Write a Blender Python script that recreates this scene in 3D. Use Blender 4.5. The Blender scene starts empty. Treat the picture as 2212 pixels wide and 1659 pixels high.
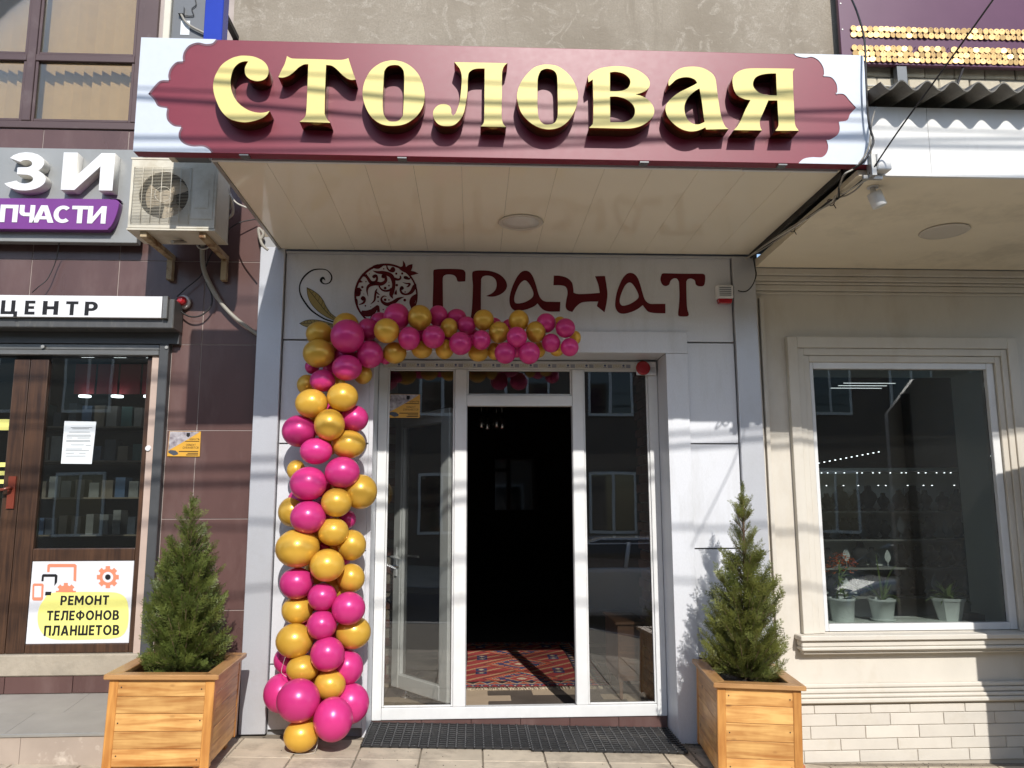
import bpy, bmesh, math, random
from mathutils import Vector, Matrix
random.seed(7)
scene = bpy.context.scene
COL = scene.collection

# ------------------------------------------------------------------ camera
FP = 1727.0                       # focal length in pixels of a 2212 px wide picture
PITCH, YAW, ROLL = [math.radians(a) for a in (8.726, 2.846, -0.194)]
CAM = Vector((0.0, -5.9396, 1.55))
_cp, _sp, _cy, _sy = math.cos(PITCH), math.sin(PITCH), math.cos(YAW), math.sin(YAW)
FW = Vector((_sy*_cp, _cy*_cp, _sp)); _r = Vector((_cy, -_sy, 0)); _u = _r.cross(FW)
RT = _r*math.cos(ROLL) + _u*math.sin(ROLL); UP = -_r*math.sin(ROLL) + _u*math.cos(ROLL)
cam_d = bpy.data.cameras.new('camera'); cam = bpy.data.objects.new('camera', cam_d); COL.objects.link(cam)
cam_d.sensor_width = 36.0; cam_d.lens = FP/2212*36.0; cam_d.clip_start = 0.05; cam_d.clip_end = 500
cam.matrix_world = Matrix(((RT.x, UP.x, -FW.x, CAM.x), (RT.y, UP.y, -FW.y, CAM.y), (RT.z, UP.z, -FW.z, CAM.z), (0, 0, 0, 1)))
scene.camera = cam

# ------------------------------------------------------------------ light
SUN = Vector((-0.1515, 1.0, -0.731)).normalized()      # direction the light travels
world = bpy.data.worlds.new('World'); scene.world = world; world.use_nodes = True
wn = world.node_tree.nodes; wl = world.node_tree.links
sky = wn.new('ShaderNodeTexSky'); sky.sky_type = 'NISHITA'; sky.sun_disc = False
sky.sun_elevation = math.asin(-SUN.z); sky.sun_rotation = math.pi - math.atan2(-SUN.x, SUN.y)
sky.air_density = 1.0; sky.dust_density = 0.6; sky.ozone_density = 1.0
wn['Background'].inputs['Strength'].default_value = 0.15
wl.new(sky.outputs[0], wn['Background'].inputs['Color'])
sun_d = bpy.data.lights.new('sun', 'SUN'); sun_d.energy = 3.25; sun_d.angle = math.radians(0.53); sun_d.color = (1.0, 0.965, 0.91)
sun = bpy.data.objects.new('sun', sun_d); COL.objects.link(sun)
sun.rotation_euler = SUN.to_track_quat('-Z', 'Y').to_euler(); sun.location = (2, -12, 12)
scene.render.engine = 'CYCLES'
cy_ = scene.cycles; cy_.max_bounces = 7; cy_.diffuse_bounces = 4; cy_.glossy_bounces = 4; cy_.transparent_max_bounces = 12; cy_.transmission_bounces = 4
cy_.caustics_reflective = False; cy_.caustics_refractive = False
vs = scene.view_settings
vs.view_transform = 'Standard'; vs.look = 'None'; vs.gamma = 1.0; vs.exposure = 0.55; vs.use_curve_mapping = False

# ------------------------------------------------------------------ helpers
def at(x, y, Y):
    v = RT*((x-1106.0)/FP) - UP*((y-829.5)/FP) + FW
    return CAM + v*((Y-CAM.y)/v.y)
def zoomed(x0, y0, sc):
    return lambda x, y, Y: at((x0+x/sc)*0.737333, (y0+y/sc)*0.737333, Y)
def pxm(p):                                    # metres per pixel at a point
    return (p-CAM).dot(FW)/FP

WM = {}
def link(o, parent=None, wm=None):
    COL.objects.link(o)
    WM[o] = wm if wm is not None else Matrix.LocRotScale(o.location, o.rotation_euler, None)
    if parent is not None:
        o.parent = parent; o.matrix_parent_inverse = WM[parent].inverted()
    return o
def tag(o, label=None, cat=None, group=None, kind=None):
    if label: o['label'] = label
    if cat: o['category'] = cat
    if group: o['group'] = group
    if kind: o['kind'] = kind
    return o
def empty(name, loc, label, cat, group=None, rz=0.0):
    o = bpy.data.objects.new(name, None); o.empty_display_size = 0.1
    o.location = loc; o.rotation_euler = (0, 0, rz); link(o)
    return tag(o, label, cat, group)
def mesh_obj(name, me, m, parent=None, loc=None, rot=None, scale=None):
    o = bpy.data.objects.new(name, me)
    if loc is not None: o.location = loc
    if rot is not None: o.rotation_euler = rot
    if scale is not None: o.scale = scale
    if m is not None and len(me.materials) == 0: me.materials.append(m)
    return link(o, parent)

class MB:
    def __init__(s): s.v = []; s.f = []; s.mi = []; s.smooth = []
    def face(s, pts, mi=0, sm=False):
        n = len(s.v); s.v += [tuple(p) for p in pts]; s.f.append(tuple(range(n, n+len(pts)))); s.mi.append(mi); s.smooth.append(sm)
    def box(s, x0, x1, y0, y1, z0, z1, mi=0):
        n = len(s.v)
        s.v += [(x0,y0,z0),(x1,y0,z0),(x1,y1,z0),(x0,y1,z0),(x0,y0,z1),(x1,y0,z1),(x1,y1,z1),(x0,y1,z1)]
        for q in ((0,3,2,1),(4,5,6,7),(0,1,5,4),(1,2,6,5),(2,3,7,6),(3,0,4,7)):
            s.f.append(tuple(n+i for i in q)); s.mi.append(mi); s.smooth.append(False)
    def hexa(s, b, t, mi=0):                   # 4 bottom points (ccw from above), 4 top points
        n = len(s.v); s.v += [tuple(p) for p in b]+[tuple(p) for p in t]
        for q in ((0,3,2,1),(4,5,6,7),(0,1,5,4),(1,2,6,5),(2,3,7,6),(3,0,4,7)):
            s.f.append(tuple(n+i for i in q)); s.mi.append(mi); s.smooth.append(False)
    def tube(s, pts, r, n=8, mi=0, cap=True):
        pts = [Vector(p) for p in pts]; rs = r if isinstance(r, (list, tuple)) else [r]*len(pts)
        base = len(s.v); prev = None
        for i, p in enumerate(pts):
            t = (pts[min(i+1, len(pts)-1)]-pts[max(i-1, 0)]).normalized()
            if prev is None:
                a = Vector((0,0,1)) if abs(t.z) < 0.9 else Vector((1,0,0)); u = t.cross(a).normalized()
            else:
                u = (prev - t*prev.dot(t)).normalized()
            prev = u; w = t.cross(u)
            for k in range(n):
                an = 2*math.pi*k/n; q = p + (u*math.cos(an)+w*math.sin(an))*rs[i]; s.v.append(tuple(q))
        for i in range(len(pts)-1):
            for k in range(n):
                a = base+i*n+k; b = base+i*n+(k+1)%n
                s.f.append((a, b, b+n, a+n)); s.mi.append(mi); s.smooth.append(True)
        if cap:
            s.f.append(tuple(base+k for k in reversed(range(n)))); s.mi.append(mi); s.smooth.append(False)
            e = base+(len(pts)-1)*n; s.f.append(tuple(e+k for k in range(n))); s.mi.append(mi); s.smooth.append(False)
    def lathe(s, prof, c=(0,0,0), axis='Z', n=24, mi=0, sm=True):   # prof: (radius, height)
        base = len(s.v); c = Vector(c)
        for r, h in prof:
            for k in range(n):
                a = 2*math.pi*k/n; x, y = r*math.cos(a), r*math.sin(a)
                p = {'Z': (x, y, h), 'Y': (x, h, -y), 'X': (h, x, y)}[axis]
                s.v.append(tuple(c+Vector(p)))
        for i in range(len(prof)-1):
            for k in range(n):
                a = base+i*n+k; b = base+i*n+(k+1)%n
                s.f.append((a, b, b+n, a+n)); s.mi.append(mi); s.smooth.append(sm)
        s.f.append(tuple(base+k for k in reversed(range(n)))); s.mi.append(mi); s.smooth.append(False)
        e = base+(len(prof)-1)*n; s.f.append(tuple(e+k for k in range(n))); s.mi.append(mi); s.smooth.append(False)
    def mesh(s, name, bevel=0.0, seg=1):
        me = bpy.data.meshes.new(name); me.from_pydata(s.v, [], s.f)
        me.polygons.foreach_set('material_index', s.mi); me.polygons.foreach_set('use_smooth', s.smooth)
        if bevel > 0:
            bm = bmesh.new(); bm.from_mesh(me)
            bmesh.ops.bevel(bm, geom=bm.edges[:], offset=bevel, segments=seg, affect='EDGES', profile=0.6, clamp_overlap=True)
            bm.to_mesh(me); bm.free()
        me.update(); return me
    def build(s, name, m, parent=None, bevel=0.0, seg=1):
        me = s.mesh(name, bevel, seg)
        for q in (m if isinstance(m, (list, tuple)) else [m]): me.materials.append(q)
        return mesh_obj(name, me, None, parent)
def box(name, x0, x1, y0, y1, z0, z1, m, parent=None, bevel=0.0, seg=1):
    b = MB(); b.box(x0, x1, y0, y1, z0, z1); return b.build(name, m, parent, bevel, seg)
def tube(name, pts, r, m, parent=None, n=8): b = MB(); b.tube(pts, r, n); return b.build(name, m, parent)
def smooth_path(pts, sub=6):
    pts = [Vector(p) for p in pts]; out = []
    for i in range(len(pts)-1):
        p0, p1, p2, p3 = pts[max(i-1,0)], pts[i], pts[i+1], pts[min(i+2,len(pts)-1)]
        for k in range(sub):
            t = k/sub
            out.append(0.5*((2*p1)+(p2-p0)*t+(2*p0-5*p1+4*p2-p3)*t*t+(3*p1-p0-3*p2+p3)*t**3))
    out.append(pts[-1]); return out
def closed_smooth(pts, sub=5):
    """pts: (x,y) smooth or (x,y,1) corner -> polyline"""
    P = [Vector((p[0], p[1])) for p in pts]; Cn = [len(p) > 2 for p in pts]; n = len(P); out = []
    for i in range(n):
        p1, p2 = P[i], P[(i+1)%n]
        p0 = 2*p1-p2 if Cn[i] else P[i-1]
        p3 = 2*p2-p1 if Cn[(i+1)%n] else P[(i+2)%n]
        if Cn[i] and Cn[(i+1)%n]: out.append(p1); continue
        for k in range(sub):
            t = k/sub
            out.append(0.5*((2*p1)+(p2-p0)*t+(2*p0-5*p1+4*p2-p3)*t*t+(3*p1-p0-3*p2+p3)*t**3))
    return out
def curve_mesh(name, loops, depth, bevel=0.0):
    """loops of (x,z) in the facade plane -> filled mesh, front at y=-depth/2, back at +depth/2 (plane XZ, facing -Y)"""
    cu = bpy.data.curves.new(name, 'CURVE'); cu.dimensions = '2D'; cu.fill_mode = 'BOTH'; cu.extrude = max(depth/2-bevel, 1e-5)
    cu.bevel_depth = bevel; cu.bevel_resolution = 1; cu.offset = -bevel
    for lp in loops:
        sp = cu.splines.new('POLY'); sp.points.add(len(lp)-1); sp.use_cyclic_u = True
        for p, q in zip(sp.points, lp): p.co = (q[0], q[1], 0, 1)
    return _conv(cu, name)
def _conv(cu, name):
    o = bpy.data.objects.new('tmp', cu)
    tmp = bpy.data.scenes.get('tmp_scene') or bpy.data.scenes.new('tmp_scene')
    tmp.collection.objects.link(o)
    vl = tmp.view_layers[0]; vl.update(); dg = vl.depsgraph; dg.update()
    me = bpy.data.meshes.new_from_object(o.evaluated_get(dg)); me.name = name
    bpy.data.objects.remove(o); bpy.data.curves.remove(cu)
    me.materials.clear()
    for v in me.vertices: v.co = (v.co.x, -v.co.z, v.co.y)
    me.update(); return me
def text_mesh(s, x0, x1, z0, z1, Y, depth=0.002, bold=0.0, shear=0.0):
    """text fitted to the rectangle, front face at Y"""
    cu = bpy.data.curves.new('text', 'FONT'); cu.body = s; cu.size = 1.0; cu.offset = bold; cu.shear = shear
    cu.extrude = 0.01; cu.resolution_u = 3
    me = _conv(cu, 'lettering')
    xs = [v.co.x for v in me.vertices]; zs = [v.co.z for v in me.vertices]
    a, b, c, d = min(xs), max(xs), min(zs), max(zs)
    for v in me.vertices:
        fr = v.co.y < 0
        v.co = (x0+(v.co.x-a)/(b-a)*(x1-x0), Y if fr else Y+depth, z0+(v.co.z-c)/(d-c)*(z1-z0))
    me.update(); return me
def text(name, s, x0, x1, z0, z1, Y, m, parent, depth=0.002, bold=0.0, shear=0.0):
    return mesh_obj(name, text_mesh(s, x0, x1, z0, z1, Y, depth, bold, shear), m, parent)
def _arc(cx, cy, rx, ry, a0, a1, n=10):
    return [(cx+rx*math.cos(math.radians(a0+(a1-a0)*i/n)), cy+ry*math.sin(math.radians(a0+(a1-a0)*i/n))) for i in range(n+1)]
_t = 0.22
GLY = {
 'П': (0.76, [[(0,0),(0,1),(.76,1),(.76,0),(.54,0),(.54,.8),(.22,.8),(.22,0)]]),
 'Ч': (0.72, [[(0,1),(.22,1),(.22,.64),(.27,.56),(.5,.56),(.5,1),(.72,1),(.72,0),(.5,0),(.5,.36),(.22,.36),(.08,.42),(0,.56)]]),
 'А': (0.88, [[(0,0),(.31,1),(.57,1),(.88,0),(.64,0),(.585,.19),(.295,.19),(.24,0)], [(.35,.37),(.53,.37),(.44,.70)]]),
 'С': (0.80, [_arc(.44,.5,.44,.5,48,312,22)+_arc(.44,.5,.21,.30,312,48,22)]),
 'Т': (0.70, [[(0,1),(.7,1),(.7,.8),(.46,.8),(.46,0),(.24,0),(.24,.8),(0,.8)]]),
 'И': (0.82, [[(0,1),(.22,1),(.22,.36),(.6,1),(.82,1),(.82,0),(.6,0),(.6,.64),(.22,0),(0,0)]]),
 'З': (0.72, [_arc(.34,.725,.32,.275,155,-48)+_arc(.34,.29,.37,.29,48,-158,14)+_arc(.34,.30,.15,.115,-158,75)+[(.2,.42),(.2,.60)]+_arc(.34,.70,.11,.095,-75,155)]),
 'Ц': (0.92, [[(0,1),(.22,1),(.22,.2),(.56,.2),(.56,1),(.78,1),(.78,.2),(.92,.2),(.92,-.2),(.72,-.2),(.72,0),(0,0)]]),
 'Е': (0.60, [[(0,0),(0,1),(.6,1),(.6,.8),(.22,.8),(.22,.6),(.55,.6),(.55,.41),(.22,.41),(.22,.2),(.6,.2),(.6,0)]]),
 'Н': (0.76, [[(0,0),(0,1),(.22,1),(.22,.61),(.54,.61),(.54,1),(.76,1),(.76,0),(.54,0),(.54,.4),(.22,.4),(.22,0)]]),
 'Р': (0.70, [[(0,0),(0,1)]+_arc(.38,.665,.32,.335,90,-90)+[(.22,.33),(.22,0)], [(.22,.52)]+_arc(.36,.665,.11,.145,-90,90)+[(.22,.81)]]),
 'М': (0.98, [[(0,0),(0,1),(.24,1),(.49,.52),(.74,1),(.98,1),(.98,0),(.77,0),(.77,.6),(.55,.2),(.43,.2),(.21,.6),(.21,0)]]),
 'О': (0.94, [_arc(.47,.5,.47,.51,0,345,23), _arc(.47,.5,.24,.31,0,345,23)]),
 'Л': (0.82, [[(0,0),(0,.2),(.09,.23),(.14,.4),(.16,1),(.82,1),(.82,0),(.6,0),(.6,.8),(.37,.8),(.355,.4),(.31,.14),(.2,.0)]]),
 'Ф': (0.98, [[(.38,1),(.60,1),(.60,.87)]+_arc(.49,.51,.49,.37,70,-70)+[(.60,.15),(.60,0),(.38,0),(.38,.15)]+_arc(.49,.51,.49,.37,250,110)+[(.38,.87)],
   [(.38,.70),(.31,.69),(.24,.61),(.22,.52),(.24,.42),(.31,.34),(.38,.33)], [(.60,.70),(.67,.69),(.74,.61),(.76,.52),(.74,.42),(.67,.34),(.60,.33)]]),
 'В': (0.73, [[(0,0),(0,1)]+_arc(.38,.75,.28,.25,90,-40)+_arc(.40,.285,.33,.285,50,-90), [(.22,.60),(.22,.82),(.36,.82),(.43,.78),(.445,.71),(.41,.63),(.34,.60)], [(.22,.18),(.22,.42),(.38,.42),(.47,.38),(.495,.30),(.46,.21),(.38,.18)]]),
 'Ш': (1.06, [[(0,0),(0,1),(.22,1),(.22,.2),(.42,.2),(.42,1),(.64,1),(.64,.2),(.84,.2),(.84,1),(1.06,1),(1.06,0)]]),
}
def glyph_mesh(word, x0, x1, z0, z1, Y, depth, base=True, bevel=0.0):
    """own bold block letters fitted to the rectangle"""
    loops, x = [], 0.0
    for ch in word:
        w, ls = GLY[ch]; loops += [[(p[0]+x, p[1]) for p in l] for l in ls]; x += w+0.13
    x -= 0.13; lo = min(p[1] for l in loops for p in l) if not base else 0.0
    lo = 0.0 if base else lo
    L = [[(x0+p[0]/x*(x1-x0), z0+(p[1]-lo)/(1-lo)*(z1-z0)) for p in l] for l in loops]
    me = curve_mesh('lettering', L, depth, bevel); me.transform(Matrix.Translation((0, Y+depth/2, 0))); return me
def glyph_px(name, word, Zf, bx, Y, m, parent, depth=0.0015):
    a = Zf(bx[0], bx[1], Y); b = Zf(bx[2], bx[3], Y)
    return mesh_obj(name, glyph_mesh(word, a.x, b.x, b.z, a.z, Y, depth), m, parent)
def text_px(name, s, Zf, bx, Y, m, parent, depth=0.002, bold=0.0, shear=0.0):
    a = Zf(bx[0], bx[1], Y); b = Zf(bx[2], bx[3], Y)
    return text(name, s, a.x, b.x, b.z, a.z, Y, m, parent, depth, bold, shear)
def shape(name, loops, Zf, Y, m, parent, depth=0.002, bevel=0.0, sub=5, smooth=True):
    """outline traced in zoom pixels, laid on the plane Y (front face), given real thickness"""
    L = []
    for lp in loops:
        pts = closed_smooth(lp, sub) if smooth else [Vector(p[:2]) for p in lp]
        L.append([(w.x, w.z) for w in (Zf(p.x, p.y, Y) for p in pts)])
    me = curve_mesh(name, L, depth, bevel)
    me.transform(Matrix.Translation((0, Y+depth/2, 0)))
    return mesh_obj(name, me, m, parent)

# ------------------------------------------------------------------ materials
def mat(name, col, rough=0.5, metal=0.0, col2=None, var=0.12, scale=4.0, bump=0.0, bscale=60.0, rnd=0.0, coat=0.0,
        spec=0.5, stretch=(1,1,1), coord='pos', detail=4.0, rvar=0.1, emit=None, estr=0.0, dirt=None, dscale=1.2, dlo=0.55, dhi=0.8, trans=0.0):
    m = bpy.data.materials.new(name); m.use_nodes = True; nt = m.node_tree; N = nt.nodes; L = nt.links
    b = N['Principled BSDF']; b.inputs['Metallic'].default_value = metal; b.inputs['Specular IOR Level'].default_value = spec
    b.inputs['Coat Weight'].default_value = coat; b.inputs['Coat Roughness'].default_value = 0.08
    if coord == 'pos': src = N.new('ShaderNodeNewGeometry').outputs['Position']
    else:
        src = N.new('ShaderNodeTexCoord').outputs['Object']
        oi = N.new('ShaderNodeObjectInfo'); ad = N.new('ShaderNodeVectorMath'); ad.operation = 'MULTIPLY_ADD'
        cmb = N.new('ShaderNodeCombineXYZ')
        for i in range(3): L.new(oi.outputs['Random'], cmb.inputs[i])
        ad.inputs[1].default_value = (31.7, 17.3, 23.1); L.new(cmb.outputs[0], ad.inputs[0]); L.new(src, ad.inputs[2]); src = ad.outputs[0]
    mp = N.new('ShaderNodeMapping'); mp.inputs['Scale'].default_value = stretch; L.new(src, mp.inputs[0]); src = mp.outputs[0]
    nz = N.new('ShaderNodeTexNoise'); nz.inputs['Scale'].default_value = scale; nz.inputs['Detail'].default_value = detail; nz.inputs['Roughness'].default_value = 0.6
    L.new(src, nz.inputs['Vector'])
    ramp = N.new('ShaderNodeMapRange'); ramp.inputs[1].default_value = 0.3; ramp.inputs[2].default_value = 0.7; L.new(nz.outputs[0], ramp.inputs[0])
    mx = N.new('ShaderNodeMix'); mx.data_type = 'RGBA'
    c = Vector(col); c2 = Vector(col2) if col2 else c*(1+var)
    c1 = c if col2 else c*(1-var)
    mx.inputs[6].default_value = (*c1, 1); mx.inputs[7].default_value = (*c2, 1); L.new(ramp.outputs[0], mx.inputs[0])
    out = mx.outputs[2]
    if dirt:
        n2 = N.new('ShaderNodeTexNoise'); n2.inputs['Scale'].default_value = dscale; n2.inputs['Detail'].default_value = 5; n2.inputs['Roughness'].default_value = 0.7
        L.new(src, n2.inputs['Vector']); r2 = N.new('ShaderNodeMapRange'); r2.inputs[1].default_value = dlo; r2.inputs[2].default_value = dhi; L.new(n2.outputs[0], r2.inputs[0])
        m2 = N.new('ShaderNodeMix'); m2.data_type = 'RGBA'; m2.inputs[7].default_value = (*dirt, 1); L.new(r2.outputs[0], m2.inputs[0]); L.new(out, m2.inputs[6]); out = m2.outputs[2]
    if rnd > 0:
        oi2 = N.new('ShaderNodeObjectInfo'); mr = N.new('ShaderNodeMapRange'); mr.inputs[3].default_value = 1-rnd; mr.inputs[4].default_value = 1+rnd
        L.new(oi2.outputs['Random'], mr.inputs[0]); hs = N.new('ShaderNodeHueSaturation'); L.new(mr.outputs[0], hs.inputs['Value']); L.new(out, hs.inputs['Color']); out = hs.outputs[0]
    L.new(out, b.inputs['Base Color'])
    rr = N.new('ShaderNodeMapRange'); rr.inputs[3].default_value = max(0.02, rough*(1-rvar)); rr.inputs[4].default_value = min(1, rough*(1+rvar)); L.new(nz.outputs[0], rr.inputs[0]); L.new(rr.outputs[0], b.inputs['Roughness'])
    if bump > 0:
        n3 = N.new('ShaderNodeTexNoise'); n3.inputs['Scale'].default_value = bscale; n3.inputs['Detail'].default_value = 3; L.new(src, n3.inputs['Vector'])
        bp = N.new('ShaderNodeBump'); bp.inputs['Strength'].default_value = bump; bp.inputs['Distance'].default_value = 0.01; L.new(n3.outputs[0], bp.inputs['Height']); L.new(bp.outputs[0], b.inputs['Normal'])
    if emit: b.inputs['Emission Color'].default_value = (*emit, 1); b.inputs['Emission Strength'].default_value = estr
    if trans > 0:
        tr = N.new('ShaderNodeBsdfTranslucent'); L.new(out, tr.inputs['Color']); ms = N.new('ShaderNodeMixShader'); ms.inputs[0].default_value = trans
        L.new(b.outputs[0], ms.inputs[1]); L.new(tr.outputs[0], ms.inputs[2]); L.new(ms.outputs[0], N['Material Output'].inputs['Surface'])
    return m
def glass_mat(name, tint=(0.8, 0.83, 0.82), ior=1.5, mul=1.3, dust=0.012):
    m = bpy.data.materials.new(name); m.use_nodes = True; nt = m.node_tree; N = nt.nodes; L = nt.links
    N.remove(N['Principled BSDF'])
    fr = N.new('ShaderNodeFresnel'); fr.inputs[0].default_value = ior
    mu = N.new('ShaderNodeMath'); mu.operation = 'MULTIPLY'; mu.inputs[1].default_value = mul; mu.use_clamp = True; L.new(fr.outputs[0], mu.inputs[0])
    t = N.new('ShaderNodeBsdfTransparent'); t.inputs[0].default_value = (*tint, 1)
    g = N.new('ShaderNodeBsdfGlossy'); g.inputs['Roughness'].default_value = 0.01
    nz = N.new('ShaderNodeTexNoise'); nz.inputs['Scale'].default_value = 1.3; bp = N.new('ShaderNodeBump'); bp.inputs['Strength'].default_value = 0.04; bp.inputs['Distance'].default_value = 0.02
    L.new(N.new('ShaderNodeNewGeometry').outputs['Position'], nz.inputs['Vector']); L.new(nz.outputs[0], bp.inputs['Height']); L.new(bp.outputs[0], g.inputs['Normal'])
    ms = N.new('ShaderNodeMixShader'); L.new(mu.outputs[0], ms.inputs[0]); L.new(t.outputs[0], ms.inputs[1]); L.new(g.outputs[0], ms.inputs[2])
    d = N.new('ShaderNodeBsdfDiffuse'); d.inputs[0].default_value = (0.6, 0.58, 0.53, 1); m2 = N.new('ShaderNodeMixShader'); m2.inputs[0].default_value = dust
    L.new(ms.outputs[0], m2.inputs[1]); L.new(d.outputs[0], m2.inputs[2]); L.new(m2.outputs[0], N['Material Output'].inputs['Surface'])
    return m
def wood_mat(name, light, dark, knot=True, rnd=0.15, rough=0.42, stretch=(1.2, 14, 14)):
    m = bpy.data.materials.new(name); m.use_nodes = True; nt = m.node_tree; N = nt.nodes; L = nt.links; b = N['Principled BSDF']
    tc = N.new('ShaderNodeTexCoord'); oi = N.new('ShaderNodeObjectInfo'); cmb = N.new('ShaderNodeCombineXYZ'); ad = N.new('ShaderNodeVectorMath'); ad.operation = 'MULTIPLY_ADD'
    for i in range(3): L.new(oi.outputs['Random'], cmb.inputs[i])
    ad.inputs[1].default_value = (7.3, 11.9, 5.7); L.new(cmb.outputs[0], ad.inputs[0]); L.new(tc.outputs['Object'], ad.inputs[2])
    mp = N.new('ShaderNodeMapping'); mp.inputs['Scale'].default_value = stretch; L.new(ad.outputs[0], mp.inputs[0])
    n1 = N.new('ShaderNodeTexNoise'); n1.inputs['Scale'].default_value = 2.2; n1.inputs['Detail'].default_value = 7; n1.inputs['Distortion'].default_value = 0.8; L.new(mp.outputs[0], n1.inputs['Vector'])
    n2 = N.new('ShaderNodeTexNoise'); n2.inputs['Scale'].default_value = 6; n2.inputs['Detail'].default_value = 3; L.new(ad.outputs[0], n2.inputs['Vector'])
    am = N.new('ShaderNodeMath'); am.operation = 'MULTIPLY_ADD'; am.inputs[1].default_value = 0.55; L.new(n2.outputs[0], am.inputs[0]); L.new(n1.outputs[0], am.inputs[2])
    mr = N.new('ShaderNodeMapRange'); mr.inputs[1].default_value = 0.55; mr.inputs[2].default_value = 0.98; L.new(am.outputs[0], mr.inputs[0])
    mx = N.new('ShaderNodeMix'); mx.data_type = 'RGBA'; mx.inputs[6].default_value = (*dark, 1); mx.inputs[7].default_value = (*light, 1); L.new(mr.outputs[0], mx.inputs[0]); out = mx.outputs[2]
    if knot:
        vo = N.new('ShaderNodeTexVoronoi'); vo.inputs['Scale'].default_value = 1.0; mp2 = N.new('ShaderNodeMapping'); mp2.inputs['Scale'].default_value = (4.0, 7, 7); L.new(ad.outputs[0], mp2.inputs[0]); L.new(mp2.outputs[0], vo.inputs['Vector'])
        kr = N.new('ShaderNodeMapRange'); kr.inputs[1].default_value = 0.06; kr.inputs[2].default_value = 0.13; kr.inputs[3].default_value = 0.85; kr.inputs[4].default_value = 0.0; L.new(vo.outputs['Distance'], kr.inputs[0])
        m2 = N.new('ShaderNodeMix'); m2.data_type = 'RGBA'; m2.inputs[7].default_value = (dark[0]*0.35, dark[1]*0.25, dark[2]*0.2, 1); L.new(kr.outputs[0], m2.inputs[0]); L.new(out, m2.inputs[6]); out = m2.outputs[2]
    hv = N.new('ShaderNodeMapRange'); hv.inputs[3].default_value = 1-rnd; hv.inputs[4].default_value = 1+rnd; L.new(oi.outputs['Random'], hv.inputs[0])
    hs = N.new('ShaderNodeHueSaturation'); L.new(hv.outputs[0], hs.inputs['Value']); L.new(out, hs.inputs['Color']); L.new(hs.outputs[0], b.inputs['Base Color'])
    b.inputs['Roughness'].default_value = rough; b.inputs['Coat Weight'].default_value = 0.15; b.inputs['Coat Roughness'].default_value = 0.3
    bp = N.new('ShaderNodeBump'); bp.inputs['Strength'].default_value = 0.15; bp.inputs['Distance'].default_value = 0.004; L.new(n1.outputs[0], bp.inputs['Height']); L.new(bp.outputs[0], b.inputs['Normal'])
    return m

def plaster_mat():
    m = bpy.data.materials.new('stained_plaster'); m.use_nodes = True; N = m.node_tree.nodes; L = m.node_tree.links; b = N['Principled BSDF']
    pos = N.new('ShaderNodeNewGeometry').outputs['Position']
    def noise(sc, det, stretch=(1, 1, 1), rough=0.65, dist=0.0):
        mp = N.new('ShaderNodeMapping'); mp.inputs['Scale'].default_value = stretch; L.new(pos, mp.inputs[0])
        n = N.new('ShaderNodeTexNoise'); n.inputs['Scale'].default_value = sc; n.inputs['Detail'].default_value = det; n.inputs['Roughness'].default_value = rough; n.inputs['Distortion'].default_value = dist
        L.new(mp.outputs[0], n.inputs['Vector']); return n.outputs[0]
    def mix(fac, lo, hi, A, B):
        r = N.new('ShaderNodeMapRange'); r.inputs[1].default_value = lo; r.inputs[2].default_value = hi; L.new(fac, r.inputs[0])
        x = N.new('ShaderNodeMix'); x.data_type = 'RGBA'; L.new(r.outputs[0], x.inputs[0])
        for k, v in ((6, A), (7, B)):
            if isinstance(v, tuple): x.inputs[k].default_value = (*v, 1)
            else: L.new(v, x.inputs[k])
        return x.outputs[2]
    c = mix(noise(0.9, 7, rough=0.6), 0.40, 0.60, (0.225, 0.187, 0.14), (0.335, 0.29, 0.23))
    c = mix(noise(1.8, 8, (2.5, 1, 0.35), 0.7), 0.54, 0.72, c, (0.20, 0.165, 0.122))
    c = mix(noise(5.5, 10, rough=0.72, dist=1.6), 0.53, 0.61, c, (0.37, 0.325, 0.265))
    c = mix(noise(70, 3), 0.35, 0.75, c, (0.235, 0.20, 0.155))
    L.new(c, b.inputs['Base Color']); b.inputs['Roughness'].default_value = 0.95
    bp = N.new('ShaderNodeBump'); bp.inputs['Strength'].default_value = 0.5; bp.inputs['Distance'].default_value = 0.012; L.new(noise(22, 8, rough=0.7), bp.inputs['Height']); L.new(bp.outputs[0], b.inputs['Normal'])
    return m
M = {}
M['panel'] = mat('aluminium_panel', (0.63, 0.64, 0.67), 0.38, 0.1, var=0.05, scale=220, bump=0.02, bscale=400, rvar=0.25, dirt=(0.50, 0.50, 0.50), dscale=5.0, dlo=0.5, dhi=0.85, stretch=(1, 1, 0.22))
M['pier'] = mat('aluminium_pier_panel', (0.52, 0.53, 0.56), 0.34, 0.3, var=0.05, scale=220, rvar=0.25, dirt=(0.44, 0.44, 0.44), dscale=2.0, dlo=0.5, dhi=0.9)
M['joint'] = mat('dark_joint', (0.30, 0.30, 0.30), 0.7)
M['upvc'] = mat('white_plastic_profile', (0.68, 0.68, 0.67), 0.3, var=0.04, scale=9, dirt=(0.55, 0.53, 0.48), dscale=4, dlo=0.6, dhi=0.95)
M['soffit'] = mat('cream_plastic_boards', (0.88, 0.80, 0.64), 0.07, var=0.02, scale=1.5, spec=0.5, rvar=0.15)
M['soffit_r'] = mat('cream_plaster_soffit', (0.80, 0.715, 0.55), 0.7, var=0.04, scale=2.5, bump=0.05, bscale=30, dirt=(0.5, 0.44, 0.33), dscale=1.4, dlo=0.5, dhi=0.85)
M['signred'] = mat('crimson_sign_film', (0.18, 0.010, 0.028), 0.42, var=0.03, scale=30, spec=0.48, rvar=0.08)
M['signwhite'] = mat('white_sign_film', (0.54, 0.58, 0.64), 0.42, var=0.02, scale=20)
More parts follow.
